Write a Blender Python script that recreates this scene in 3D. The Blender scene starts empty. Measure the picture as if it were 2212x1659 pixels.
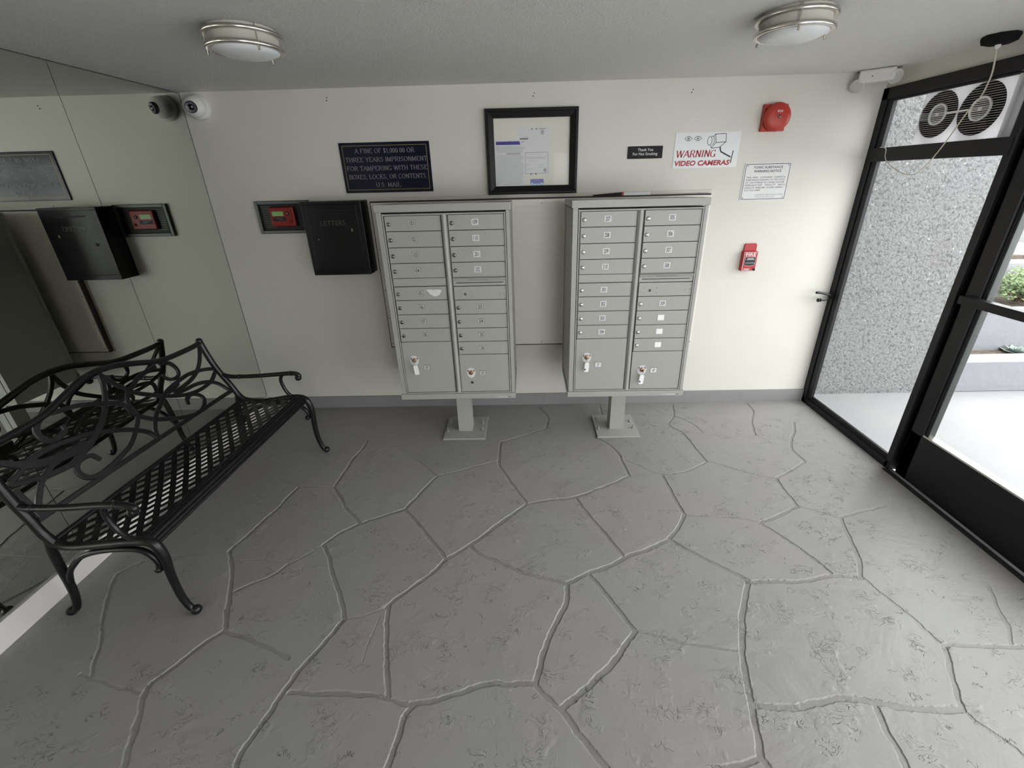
import bpy, math, random
import numpy as np
from mathutils import Vector, Matrix
C = bpy.context.scene.collection
S = bpy.context.scene
# ------------------------------------------------------------------ camera
CAM_POS = (0.0347, -3.2190, 1.7668)
FW = Vector((-0.01789821, 0.91724446, -0.39792241))
UP = Vector((0.01718293, 0.39820957, 0.91713351))
RT = Vector((0.99969215, 0.00957757, -0.02288819))
cd = bpy.data.cameras.new('camera'); cam = bpy.data.objects.new('camera', cd); C.objects.link(cam)
cam.matrix_world = Matrix(((RT.x, UP.x, -FW.x, CAM_POS[0]), (RT.y, UP.y, -FW.y, CAM_POS[1]), (RT.z, UP.z, -FW.z, CAM_POS[2]), (0, 0, 0, 1)))
cd.sensor_fit = 'HORIZONTAL'; cd.sensor_width = 36.0; cd.lens = 36.0 * 920.7566 / 2212
cd.shift_x = -0.1598 * 100 / 2212; cd.shift_y = -0.4262 * 100 / 2212
cd.clip_start = 0.05; cd.clip_end = 200
S.camera = cam
# ------------------------------------------------------------------ world, light, exposure
w = bpy.data.worlds.new('sky'); S.world = w; w.use_nodes = True
nt = w.node_tree; nt.nodes.clear()
out = nt.nodes.new('ShaderNodeOutputWorld'); bg = nt.nodes.new('ShaderNodeBackground')
bg.inputs[0].default_value = (0.97, 0.985, 1.0, 1); bg.inputs[1].default_value = 6.0
nt.links.new(bg.outputs[0], out.inputs[0])
S.view_settings.view_transform = 'Standard'; S.view_settings.look = 'None'
S.view_settings.gamma = 1.0; S.view_settings.use_curve_mapping = False
S.view_settings.exposure = 0.2
try:
    S.cycles.max_bounces = 14; S.cycles.diffuse_bounces = 7; S.cycles.glossy_bounces = 6
    S.cycles.transparent_max_bounces = 16; S.cycles.caustics_reflective = False; S.cycles.caustics_refractive = False
    S.cycles.use_denoising = True
except Exception: pass
XL, XR, H = -2.194, 2.358, 2.334
rnd = random.Random(4)

# ------------------------------------------------------------------ materials
def mat(name, col, rough=0.5, metal=0.0, spec=None, bump=None, var=None, coat=None):
    m = bpy.data.materials.new(name); m.use_nodes = True
    n = m.node_tree; b = n.nodes['Principled BSDF']
    b.inputs['Base Color'].default_value = (*col, 1); b.inputs['Roughness'].default_value = rough
    b.inputs['Metallic'].default_value = metal
    if spec is not None: b.inputs['Specular IOR Level'].default_value = spec
    if coat: b.inputs['Coat Weight'].default_value = coat
    tc = n.nodes.new('ShaderNodeTexCoord')
    if bump:                                   # (scale, strength, distance, detail)
        t = n.nodes.new('ShaderNodeTexNoise'); t.inputs['Scale'].default_value = bump[0]
        t.inputs['Detail'].default_value = bump[3] if len(bump) > 3 else 4
        n.links.new(tc.outputs['Object'], t.inputs['Vector'])
        bp = n.nodes.new('ShaderNodeBump'); bp.inputs['Strength'].default_value = bump[1]; bp.inputs['Distance'].default_value = bump[2]
        n.links.new(t.outputs['Fac'], bp.inputs['Height']); n.links.new(bp.outputs[0], b.inputs['Normal'])
    if var:                                    # (scale, second colour, low, high)
        t2 = n.nodes.new('ShaderNodeTexNoise'); t2.inputs['Scale'].default_value = var[0]; t2.inputs['Detail'].default_value = 5
        n.links.new(tc.outputs['Object'], t2.inputs['Vector'])
        r = n.nodes.new('ShaderNodeValToRGB')
        r.color_ramp.elements[0].position = var[2]; r.color_ramp.elements[0].color = (*col, 1)
        r.color_ramp.elements[1].position = var[3]; r.color_ramp.elements[1].color = (*var[1], 1)
        n.links.new(t2.outputs['Fac'], r.inputs[0]); n.links.new(r.outputs[0], b.inputs['Base Color'])
    return m
M = {}
M['wall'] = mat('cream_wall_paint', (0.665, 0.645, 0.592), 0.62, bump=(60, .15, .004), var=(1.6, (0.635, 0.615, 0.56), .35, .7))
M['ceil'] = mat('textured_ceiling_paint', (0.70, 0.69, 0.66), 0.85, bump=(95, .7, .006, 6))
M['floor'] = mat('grey_stamped_concrete_paint', (0.272, 0.257, 0.254), 0.5, var=(1.3, (0.262, 0.259, 0.249), .42, .62))
n = M['floor'].node_tree
tc = [x for x in n.nodes if x.type == 'TEX_COORD'][0]
b_ = n.nodes['Principled BSDF']
mp = n.nodes.new('ShaderNodeMapping'); mp.inputs['Scale'].default_value = (1, 1.6, 1); mp.inputs['Rotation'].default_value = (0, 0, .7)
n.links.new(tc.outputs['Object'], mp.inputs[0])
def node_noise(n, sc, det, rough, vec, dist=0.0):
    t = n.nodes.new('ShaderNodeTexNoise'); t.inputs['Scale'].default_value = sc; t.inputs['Detail'].default_value = det
    t.inputs['Roughness'].default_value = rough; t.inputs['Distortion'].default_value = dist; n.links.new(vec, t.inputs['Vector']); return t
def node_math(n, op, a, b=None, c=None):
    q = n.nodes.new('ShaderNodeMath'); q.operation = op
    for i, v in enumerate((a, b, c)):
        if v is None: continue
        if isinstance(v, (int, float)): q.inputs[i].default_value = v
        else: n.links.new(v, q.inputs[i])
    return q.outputs[0]
def step(src, lo, hi):
    r = n.nodes.new('ShaderNodeMapRange'); r.interpolation_type = 'SMOOTHSTEP'; r.inputs[1].default_value = lo; r.inputs[2].default_value = hi
    n.links.new(src, r.inputs[0]); return r.outputs[0]
V = tc.outputs['Object']
t1 = node_noise(n, 2.6, 6, .55, mp.outputs[0], .8)       # slow swell of the slate
t2 = node_noise(n, 70, 5, .6, V)                          # paint grain
c1 = node_noise(n, 16, 3, .6, mp.outputs[0], 1.4)         # chips: short contour scratches, only inside scattered patches
m1 = node_noise(n, 8, 3, .6, V); c2 = node_noise(n, 30, 2, .5, V, .8); m2 = node_noise(n, 9, 2, .6, mp.outputs[0])
def scratch(c, wd, mk, lo, hi):
    a = node_math(n, 'ABSOLUTE', node_math(n, 'SUBTRACT', c.outputs[0], .5))
    return node_math(n, 'MULTIPLY', node_math(n, 'SUBTRACT', 1.0, step(a, wd * .2, wd)), step(mk.outputs[0], lo, hi))
chip = node_math(n, 'MAXIMUM', scratch(c1, .018, m1, .57, .66), scratch(c2, .030, m2, .60, .68))
h = node_math(n, 'ADD', node_math(n, 'MULTIPLY', t2.outputs[0], .35), node_math(n, 'MULTIPLY', t1.outputs[0], 2.8))
h = node_math(n, 'ADD', h, node_math(n, 'MULTIPLY', step(c1.outputs[0], .49, .515), node_math(n, 'MULTIPLY', step(m1.outputs[0], .5, .62), .5)))
h = node_math(n, 'SUBTRACT', h, node_math(n, 'MULTIPLY', chip, .9))
bp = n.nodes.new('ShaderNodeBump'); bp.inputs['Strength'].default_value = .9; bp.inputs['Distance'].default_value = .0035
n.links.new(h, bp.inputs['Height']); n.links.new(bp.outputs[0], b_.inputs['Normal'])
# darker brown mixed in along the joints and chips of the slate pattern
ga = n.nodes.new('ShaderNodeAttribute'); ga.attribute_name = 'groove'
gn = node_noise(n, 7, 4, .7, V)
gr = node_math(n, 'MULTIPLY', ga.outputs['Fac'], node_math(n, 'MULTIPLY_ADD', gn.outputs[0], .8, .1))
dark_mix = node_math(n, 'MINIMUM', node_math(n, 'ADD', node_math(n, 'MULTIPLY', gr, .44), node_math(n, 'MULTIPLY', chip, .42)), .8)
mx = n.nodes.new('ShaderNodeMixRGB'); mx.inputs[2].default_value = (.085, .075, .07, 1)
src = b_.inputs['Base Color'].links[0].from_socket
n.links.new(dark_mix, mx.inputs[0]); n.links.new(src, mx.inputs[1]); n.links.new(mx.outputs[0], b_.inputs['Base Color'])
M['base_grey'] = mat('grey_baseboard_paint', (0.235, 0.23, 0.235), 0.55, bump=(40, .25, .004))
M['base_white'] = mat('white_baseboard_paint', (0.62, 0.59, 0.57), 0.5, bump=(30, .1, .003))
M['mirror'] = mat('mirror_silvering', (0.74, 0.77, 0.70), 0.0, 1.0)
M['seam'] = mat('mirror_edge', (0.08, 0.08, 0.07), 0.4)
M['iron'] = mat('black_cast_aluminium', (0.006, 0.006, 0.0065), 0.33, spec=.38, bump=(140, .15, .001))
M['box'] = mat('grey_powder_coat', (0.35, 0.348, 0.32), 0.42, bump=(600, .08, .0006))
M['gap'] = mat('dark_gap', (0.02, 0.02, 0.02), 0.9)
M['steel'] = mat('brushed_nickel', (0.62, 0.59, 0.54), 0.25, 1.0)
M['zinc'] = mat('zinc_bolt', (0.6, 0.6, 0.6), 0.35, 1.0)
M['lockm'] = mat('lock_metal', (0.20, 0.19, 0.17), 0.35, 1.0)
M['brass'] = mat('worn_brass', (0.36, 0.2, 0.12), 0.35, 0.9)
M['platew'] = mat('white_label_plate', (0.66, 0.66, 0.66), 0.5)
M['plateg'] = mat('grey_shaded_label_plate', (0.47, 0.47, 0.44), 0.5)  # duller light on the left unit's plates painted in; also the tray sticker's grey
M['ink'] = mat('black_ink', (0.02, 0.02, 0.025), 0.6)
M['white'] = mat('white_plastic', (0.72, 0.71, 0.69), 0.45)
M['tag'] = mat('white_key_tag', (0.85, 0.85, 0.85), 0.4)
M['bronze'] = mat('dark_bronze_frame', (0.010, 0.009, 0.011), 0.42, 0.0, .28, bump=(220, .12, .0008))
M['gasket'] = mat('matt_black_plastic', (0.012, 0.012, 0.012), 0.85, spec=.1)
M['rubber'] = mat('black_gasket', (0.006, 0.006, 0.006), 0.7)
M['navy'] = mat('navy_plastic', (0.004, 0.005, 0.018), 0.15, spec=.25)
M['gold'] = mat('gold_line', (0.22, 0.17, 0.07), 0.4, 0.3)
M['silverink'] = mat('silver_lettering', (0.25, 0.25, 0.27), 0.5)
M['blackp'] = mat('black_plastic', (0.006, 0.006, 0.006), 0.45, spec=.18)
M['blackm'] = mat('black_painted_steel', (0.004, 0.004, 0.005), 0.25, spec=.22)
M['frame'] = mat('black_wood_frame', (0.006, 0.005, 0.005), 0.4, spec=.22, bump=(60, .08, .001))
M['cork'] = mat('cream_display_backing', (0.74, 0.72, 0.65), 0.7, bump=(90, .1, .001))
M['paper'] = mat('white_paper', (0.70, 0.70, 0.72), 0.7)
M['greytext'] = mat('grey_print', (0.46, 0.46, 0.50), 0.7)
M['greydark'] = mat('dark_grey_print', (0.2, 0.2, 0.22), 0.7)
M['purple'] = mat('violet_print', (0.06, 0.045, 0.26), 0.6)
M['cardb'] = mat('blue_violet_card', (0.20, 0.20, 0.50), 0.5)
M['cardl'] = mat('pale_blue_print', (0.42, 0.55, 0.72), 0.5)
M['signw'] = mat('white_sign_board', (0.72, 0.735, 0.745), 0.35)
M['signw2'] = mat('white_enamel_board', (0.66, 0.66, 0.65), 0.35)
M['crimson'] = mat('crimson_print', (0.36, 0.012, 0.03), 0.5)
M['inkblue'] = mat('navy_ink', (0.015, 0.015, 0.035), 0.5)
M['red'] = mat('red_alarm_paint', (0.42, 0.032, 0.018), 0.42)
M['redd'] = mat('deep_red_plastic', (0.42, 0.012, 0.018), 0.35)
M['redm'] = mat('annunciator_red_plastic', (0.20, 0.010, 0.008), 0.4, spec=.3)
M['lcd'] = mat('green_display_glass', (0.12, 0.28, 0.03), 0.25)
M['aludk'] = mat('dull_dark_aluminium', (0.05, 0.055, 0.052), 0.38, 0.6)
M['panelw'] = mat('white_panel_paint', (0.74, 0.70, 0.645), 0.42, bump=(25, .06, .003))
M['trimc'] = mat('cream_trim_paint', (0.60, 0.575, 0.51), 0.5)
M['maroon'] = mat('dark_maroon_edge', (0.022, 0.012, 0.016), 0.6)
M['glassw'] = mat('frosted_lamp_glass', (0.78, 0.80, 0.80), 0.35, var=(2.0, (0.74, .76, .76), .4, .6))
M['linen'] = mat('lamp_shade_band', (0.55, 0.52, 0.46), 0.6)
M['lens'] = mat('black_lens', (0.004, 0.004, 0.006), 0.08)
M['lensring'] = mat('infrared_ring', (0.05, 0.055, 0.07), 0.3)
M['lampface'] = mat('clear_emergency_lens', (0.5, 0.49, 0.47), 0.2, bump=(70, .5, .003))
M['fanw'] = mat('white_fan_plastic', (0.78, 0.78, 0.80), 0.5, bump=(8, .1, .002))
n = M['fanw'].node_tree; b_ = n.nodes['Principled BSDF']; o_ = n.nodes['Material Output']
tl = n.nodes.new('ShaderNodeBsdfTranslucent'); tl.inputs[0].default_value = (.8, .8, .82, 1); ms = n.nodes.new('ShaderNodeMixShader'); ms.inputs[0].default_value = .22
n.links.new(b_.outputs[0], ms.inputs[1]); n.links.new(tl.outputs[0], ms.inputs[2]); n.links.new(ms.outputs[0], o_.inputs['Surface'])
M['fandark'] = mat('dark_brown_fan_interior', (0.03, 0.022, 0.024), 0.8)
M['cable'] = mat('cream_cable', (0.62, 0.58, 0.46), 0.5)
M['conc'] = mat('pale_outdoor_concrete', (0.24, 0.24, 0.243), 0.85, bump=(120, .3, .003), var=(3, (.26, .256, .256), .35, .65))
M['stucco'] = mat('rough_grey_stucco', (0.15, 0.15, 0.153), 0.9)
n = M['stucco'].node_tree; tc = [x for x in n.nodes if x.type == 'TEX_COORD'][0]; b_ = n.nodes['Principled BSDF']
s1 = node_noise(n, 42, 8, .62, tc.outputs['Object'], .4); s2 = node_noise(n, 30, 3, .5, tc.outputs['Object'], .3)
r = n.nodes.new('ShaderNodeMapRange'); r.interpolation_type = 'SMOOTHSTEP'; r.inputs[1].default_value = .62; r.inputs[2].default_value = .66
n.links.new(s2.outputs[0], r.inputs[0])
hh = node_math(n, 'MAXIMUM', s1.outputs[0], node_math(n, 'MULTIPLY', r.outputs[0], .70))
bp = n.nodes.new('ShaderNodeBump'); bp.inputs['Strength'].default_value = 1.0; bp.inputs['Distance'].default_value = .05
n.links.new(hh, bp.inputs['Height']); n.links.new(bp.outputs[0], b_.inputs['Normal'])
cr = n.nodes.new('ShaderNodeMixRGB'); cr.inputs[1].default_value = (.275, .277, .278, 1); cr.inputs[2].default_value = (.33, .33, .332, 1)
n.links.new(r.outputs[0], cr.inputs[0])
rp = n.nodes.new('ShaderNodeMapRange'); rp.interpolation_type = 'SMOOTHSTEP'; rp.inputs[1].default_value = .34; rp.inputs[2].default_value = .52
n.links.new(s1.outputs[0], rp.inputs[0])                    # crevice shade of the rough render, painted into the pit colour
cp = n.nodes.new('ShaderNodeMixRGB'); cp.inputs[1].default_value = (.145, .145, .145, 1); n.links.new(rp.outputs[0], cp.inputs[0]); n.links.new(cr.outputs[0], cp.inputs[2])
n.links.new(cp.outputs[0], b_.inputs['Base Color'])
M['planter'] = mat('pale_grey_plaster', (0.19, 0.19, 0.205), 0.85, bump=(18, .5, .01, 8))
M['planterw'] = mat('white_plaster', (0.24, 0.24, 0.24), 0.85, bump=(25, .4, .008, 6))
M['soil'] = mat('brown_soil', (0.09, 0.062, 0.045), 0.95, bump=(60, .9, .02), var=(30, (.15, .125, .10), .45, .65))
M['leaf'] = mat('green_leaf', (0.085, 0.14, 0.04), 0.6, var=(8, (.13, .18, .07), .4, .6))
M['succ'] = mat('pale_succulent', (0.2, 0.24, 0.215), 0.6)
M['twig'] = mat('brown_twig', (0.12, 0.08, 0.05), 0.8)
M['disc'] = mat('white_stone_disc', (0.36, 0.36, 0.36), 0.8, bump=(30, .2, .003))
M['glass'] = bpy.data.materials.new('window_glass'); M['glass'].use_nodes = True
def thin_glass(m, tint, refl):
    n = m.node_tree; n.nodes.clear()
    o = n.nodes.new('ShaderNodeOutputMaterial'); t = n.nodes.new('ShaderNodeBsdfTransparent'); g = n.nodes.new('ShaderNodeBsdfGlossy')
    t.inputs[0].default_value = (*tint, 1); g.inputs['Roughness'].default_value = 0.0
    mx = n.nodes.new('ShaderNodeMixShader'); fr = n.nodes.new('ShaderNodeLayerWeight'); fr.inputs[0].default_value = .5
    pw = node_math(n, 'MULTIPLY_ADD', node_math(n, 'POWER', fr.outputs['Facing'], 5.0), .35, refl)
    n.links.new(pw, mx.inputs[0]); n.links.new(t.outputs[0], mx.inputs[1]); n.links.new(g.outputs[0], mx.inputs[2]); n.links.new(mx.outputs[0], o.inputs[0])
thin_glass(M['glass'], (.97, .98, .975), .03)

# ------------------------------------------------------------------ mesh helpers
class MB:
    def __init__(s): s.v = []; s.f = []; s.mi = []; s.mats = []; s.sm = []
    def m(s, key):
        mt = M[key]
        if mt not in s.mats: s.mats.append(mt)
        return s.mats.index(mt)
    def add(s, vs, fs, key, smooth=False):
        o = len(s.v); k = s.m(key); s.v += [tuple(p) for p in vs]
        for f in fs: s.f.append([i + o for i in f]); s.mi.append(k); s.sm.append(smooth)
        return s
    def box(s, x0, x1, y0, y1, z0, z1, key, c=0.0):
        if c <= 0:
            vs = [(x, y, z) for x in (x0, x1) for y in (y0, y1) for z in (z0, z1)]
            return s.add(vs, [(0, 1, 3, 2), (4, 6, 7, 5), (0, 4, 5, 1), (2, 3, 7, 6), (0, 2, 6, 4), (1, 5, 7, 3)], key)
        bm = __import__('bmesh').new(); import bmesh
        bmesh.ops.create_cube(bm, size=1)
        for v in bm.verts: v.co = Vector(((x0 + x1) / 2 + v.co.x * (x1 - x0), (y0 + y1) / 2 + v.co.y * (y1 - y0), (z0 + z1) / 2 + v.co.z * (z1 - z0)))
        bmesh.ops.bevel(bm, geom=list(bm.edges), offset=c, segments=2, affect='EDGES', profile=.5)
        bm.verts.ensure_lookup_table(); bm.verts.index_update()
        s.add([v.co[:] for v in bm.verts], [[v.index for v in f.verts] for f in bm.faces], key); bm.free(); return s
    def hexa(s, p, key):                      # 8 points: bottom ring 0-3, top ring 4-7
        return s.add(p, [(0, 3, 2, 1), (4, 5, 6, 7), (0, 1, 5, 4), (1, 2, 6, 5), (2, 3, 7, 6), (3, 0, 4, 7)], key)
    def prism(s, pts, y0, y1, key):           # outline in (x, z), anticlockwise seen from -y; y0 is the front
        k = len(pts)
        vs = [(x, y0, z) for x, z in pts] + [(x, y1, z) for x, z in pts]
        return s.add(vs, [list(range(k)), list(range(2 * k - 1, k - 1, -1))] + [(i, i + k, (i + 1) % k + k, (i + 1) % k) for i in range(k)], key)
    def frustum(s, c, ax, r0, r1, h, key, n=24, smooth=True, caps=True, r_off=0.0):
        ax = Vector(ax).normalized(); a = ax.orthogonal().normalized(); b = ax.cross(a); c = Vector(c)
        if abs(ax.z) > .99: a = Vector((1, 0, 0)); b = Vector((0, 1, 0)) * (1 if ax.z > 0 else -1)
        vs = []
        for r, t in ((r0, 0), (r1, h)):
            for i in range(n):
                an = 2 * math.pi * i / n + r_off; vs.append(c + ax * t + (a * math.cos(an) + b * math.sin(an)) * r)
        s.add(vs, [(i, (i + 1) % n, (i + 1) % n + n, i + n) for i in range(n)], key, smooth)
        if caps: s.add(vs, [list(range(n - 1, -1, -1)), list(range(n, 2 * n))], key)
        return s
    def lathe(s, c, ax, prof, key, n=32, smooth=True):   # prof: list of (radius, height along ax)
        ax = Vector(ax).normalized(); a = ax.orthogonal().normalized(); b = ax.cross(a); c = Vector(c); vs = []; fs = []
        for r, t in prof:
            for i in range(n):
                an = 2 * math.pi * i / n; vs.append(c + ax * t + (a * math.cos(an) + b * math.sin(an)) * r)
        for j in range(len(prof) - 1):
            for i in range(n): fs.append((j * n + i, j * n + (i + 1) % n, (j + 1) * n + (i + 1) % n, (j + 1) * n + i))
        return s.add(vs, fs, key, smooth)
    def sphere(s, c, r, key, n=16, sq=(1, 1, 1)):
        prof = []; vs = []; fs = []; m_ = n // 2
        for j in range(m_ + 1):
            th = math.pi * j / m_
            for i in range(n):
                ph = 2 * math.pi * i / n
                vs.append((c[0] + r * sq[0] * math.sin(th) * math.cos(ph), c[1] + r * sq[1] * math.sin(th) * math.sin(ph), c[2] + r * sq[2] * math.cos(th)))
        for j in range(m_):
            for i in range(n): fs.append((j * n + i, (j + 1) * n + i, (j + 1) * n + (i + 1) % n, j * n + (i + 1) % n))
        return s.add(vs, fs, key, True)
    def tube(s, pts, r, key, n=10, smooth_n=4, section=None, nrm=None, cap=True):
        P = catmull(pts, smooth_n); L = len(P)
        rr = [r] * L if not isinstance(r, (list, tuple)) else list(np.interp(np.linspace(0, 1, L), np.linspace(0, 1, len(r)), r))
        vs = []; prev = None
        for i, p in enumerate(P):
            t = (P[min(i + 1, L - 1)] - P[max(i - 1, 0)]).normalized()
            if nrm is not None: a = Vector(nrm(p) if callable(nrm) else nrm)
            else: a = prev if prev is not None else t.orthogonal()
            a = (a - t * a.dot(t)).normalized(); b = t.cross(a).normalized(); prev = a
            if section is None:
                for k in range(n):
                    an = 2 * math.pi * k / n; vs.append(p + (a * math.cos(an) + b * math.sin(an)) * rr[i])
            else:                                # section: (across, along normal) with across scaled by r
                for (u, q) in section: vs.append(p + b * (u * rr[i]) + a * q)
        if section is not None: n = len(section)
        s.add(vs, [(i * n + k, i * n + (k + 1) % n, (i + 1) * n + (k + 1) % n, (i + 1) * n + k) for i in range(L - 1) for k in range(n)], key, section is None)
        if cap: s.add(vs, [list(range(n - 1, -1, -1)), list(range((L - 1) * n, L * n))], key)
        return s
    def text(s, txt, x, z, y, h, w=None, key='ink', align='L', shear=0.0, bold=0.0, rot=0.0):
        vs, fs = text_mesh(txt, shear, bold)
        xs = [v[0] for v in vs]; ys = [v[1] for v in vs]
        capm = max(ys); k = h / capm; x0 = min(xs); kw = (w / (max(xs) - x0)) if w else k
        W = (max(xs) - x0) * kw; ox = {'L': 0, 'C': -W / 2, 'R': -W}[align]
        ca, sa = math.cos(rot), math.sin(rot); o = []
        for v in vs:
            a = (v[0] - x0) * kw + ox; b = v[1] * k; o.append((x + a * ca - b * sa, y, z + a * sa + b * ca))
        return s.add(o, fs, key)
    def quadstroke(s, x0, z0, x1, z1, wd, y, key):
        d = Vector((x1 - x0, z1 - z0)); L = d.length
        if L < 1e-6: return s
        d /= L; p = Vector((-d.y, d.x)) * wd / 2
        return s.add([(x0 + p.x, y, z0 + p.y), (x0 - p.x, y, z0 - p.y), (x1 - p.x, y, z1 - p.y), (x1 + p.x, y, z1 + p.y)], [(0, 1, 2, 3)], key)
    def poly(s, pts, wd, y, key, close=False):
        q = list(pts) + ([pts[0]] if close else [])
        for a, b in zip(q, q[1:]): s.quadstroke(a[0], a[1], b[0], b[1], wd, y, key)
        return s
    def rect(s, x0, x1, z0, z1, y, key): return s.add([(x0, y, z0), (x1, y, z0), (x1, y, z1), (x0, y, z1)], [(0, 1, 2, 3)], key)
    def build(s, name, parent=None, org=None, bevel=0.0, weld=False):
        me = bpy.data.meshes.new(name); org = Vector(org or (0, 0, 0))
        me.from_pydata([Vector(p) - org for p in s.v], [], s.f)
        for k in s.mats: me.materials.append(k)
        me.polygons.foreach_set('material_index', s.mi); me.polygons.foreach_set('use_smooth', s.sm); me.update()
        o = bpy.data.objects.new(name, me); C.objects.link(o); o.location = org
        if parent is not None:
            o.parent = parent; o.location = org - tree_loc(parent)
        if bevel > 0:
            md = o.modifiers.new('bevel', 'BEVEL'); md.width = bevel; md.segments = 2; md.limit_method = 'ANGLE'; md.angle_limit = math.radians(50)
        return o
def tree_loc(o):
    l = Vector(o.location)
    while o.parent is not None: o = o.parent; l += Vector(o.location)
    return l
def catmull(pts, n):
    P = [Vector(p) for p in pts]
    if n <= 1 or len(P) < 3: return P
    o = []
    for i in range(len(P) - 1):
        p0 = P[max(i - 1, 0)]; p1 = P[i]; p2 = P[i + 1]; p3 = P[min(i + 2, len(P) - 1)]
        for k in range(n):
            t = k / n
            o.append(.5 * ((2 * p1) + (p2 - p0) * t + (2 * p0 - 5 * p1 + 4 * p2 - p3) * t * t + (3 * p1 - p0 - 3 * p2 + p3) * t ** 3))
    return o + [P[-1]]
_tm = {}
def text_mesh(txt, shear, bold):
    k = (txt, shear, bold)
    if k in _tm: return _tm[k]
    cu = bpy.data.curves.new('lettering', 'FONT'); cu.body = txt; cu.size = 1; cu.shear = shear; cu.offset = bold; cu.resolution_u = 3
    o = bpy.data.objects.new('lettering', cu); C.objects.link(o)
    dg = bpy.context.evaluated_depsgraph_get(); dg.update()
    me = bpy.data.meshes.new_from_object(o.evaluated_get(dg))
    r = ([tuple(v.co[:2]) for v in me.vertices], [list(p.vertices) for p in me.polygons])
    bpy.data.objects.remove(o); bpy.data.curves.remove(cu); bpy.data.meshes.remove(me)
    _tm[k] = r; return r
def tag(o, label, cat, group=None):
    o['label'] = label; o['category'] = cat
    if group: o['group'] = group
    return o
def thing(name, loc, label, cat, group=None):
    o = bpy.data.objects.new(name, None); o.empty_display_size = .1; C.objects.link(o); o.location = loc
    return tag(o, label, cat, group)
def struct(o): o['kind'] = 'structure'; return o

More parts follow.
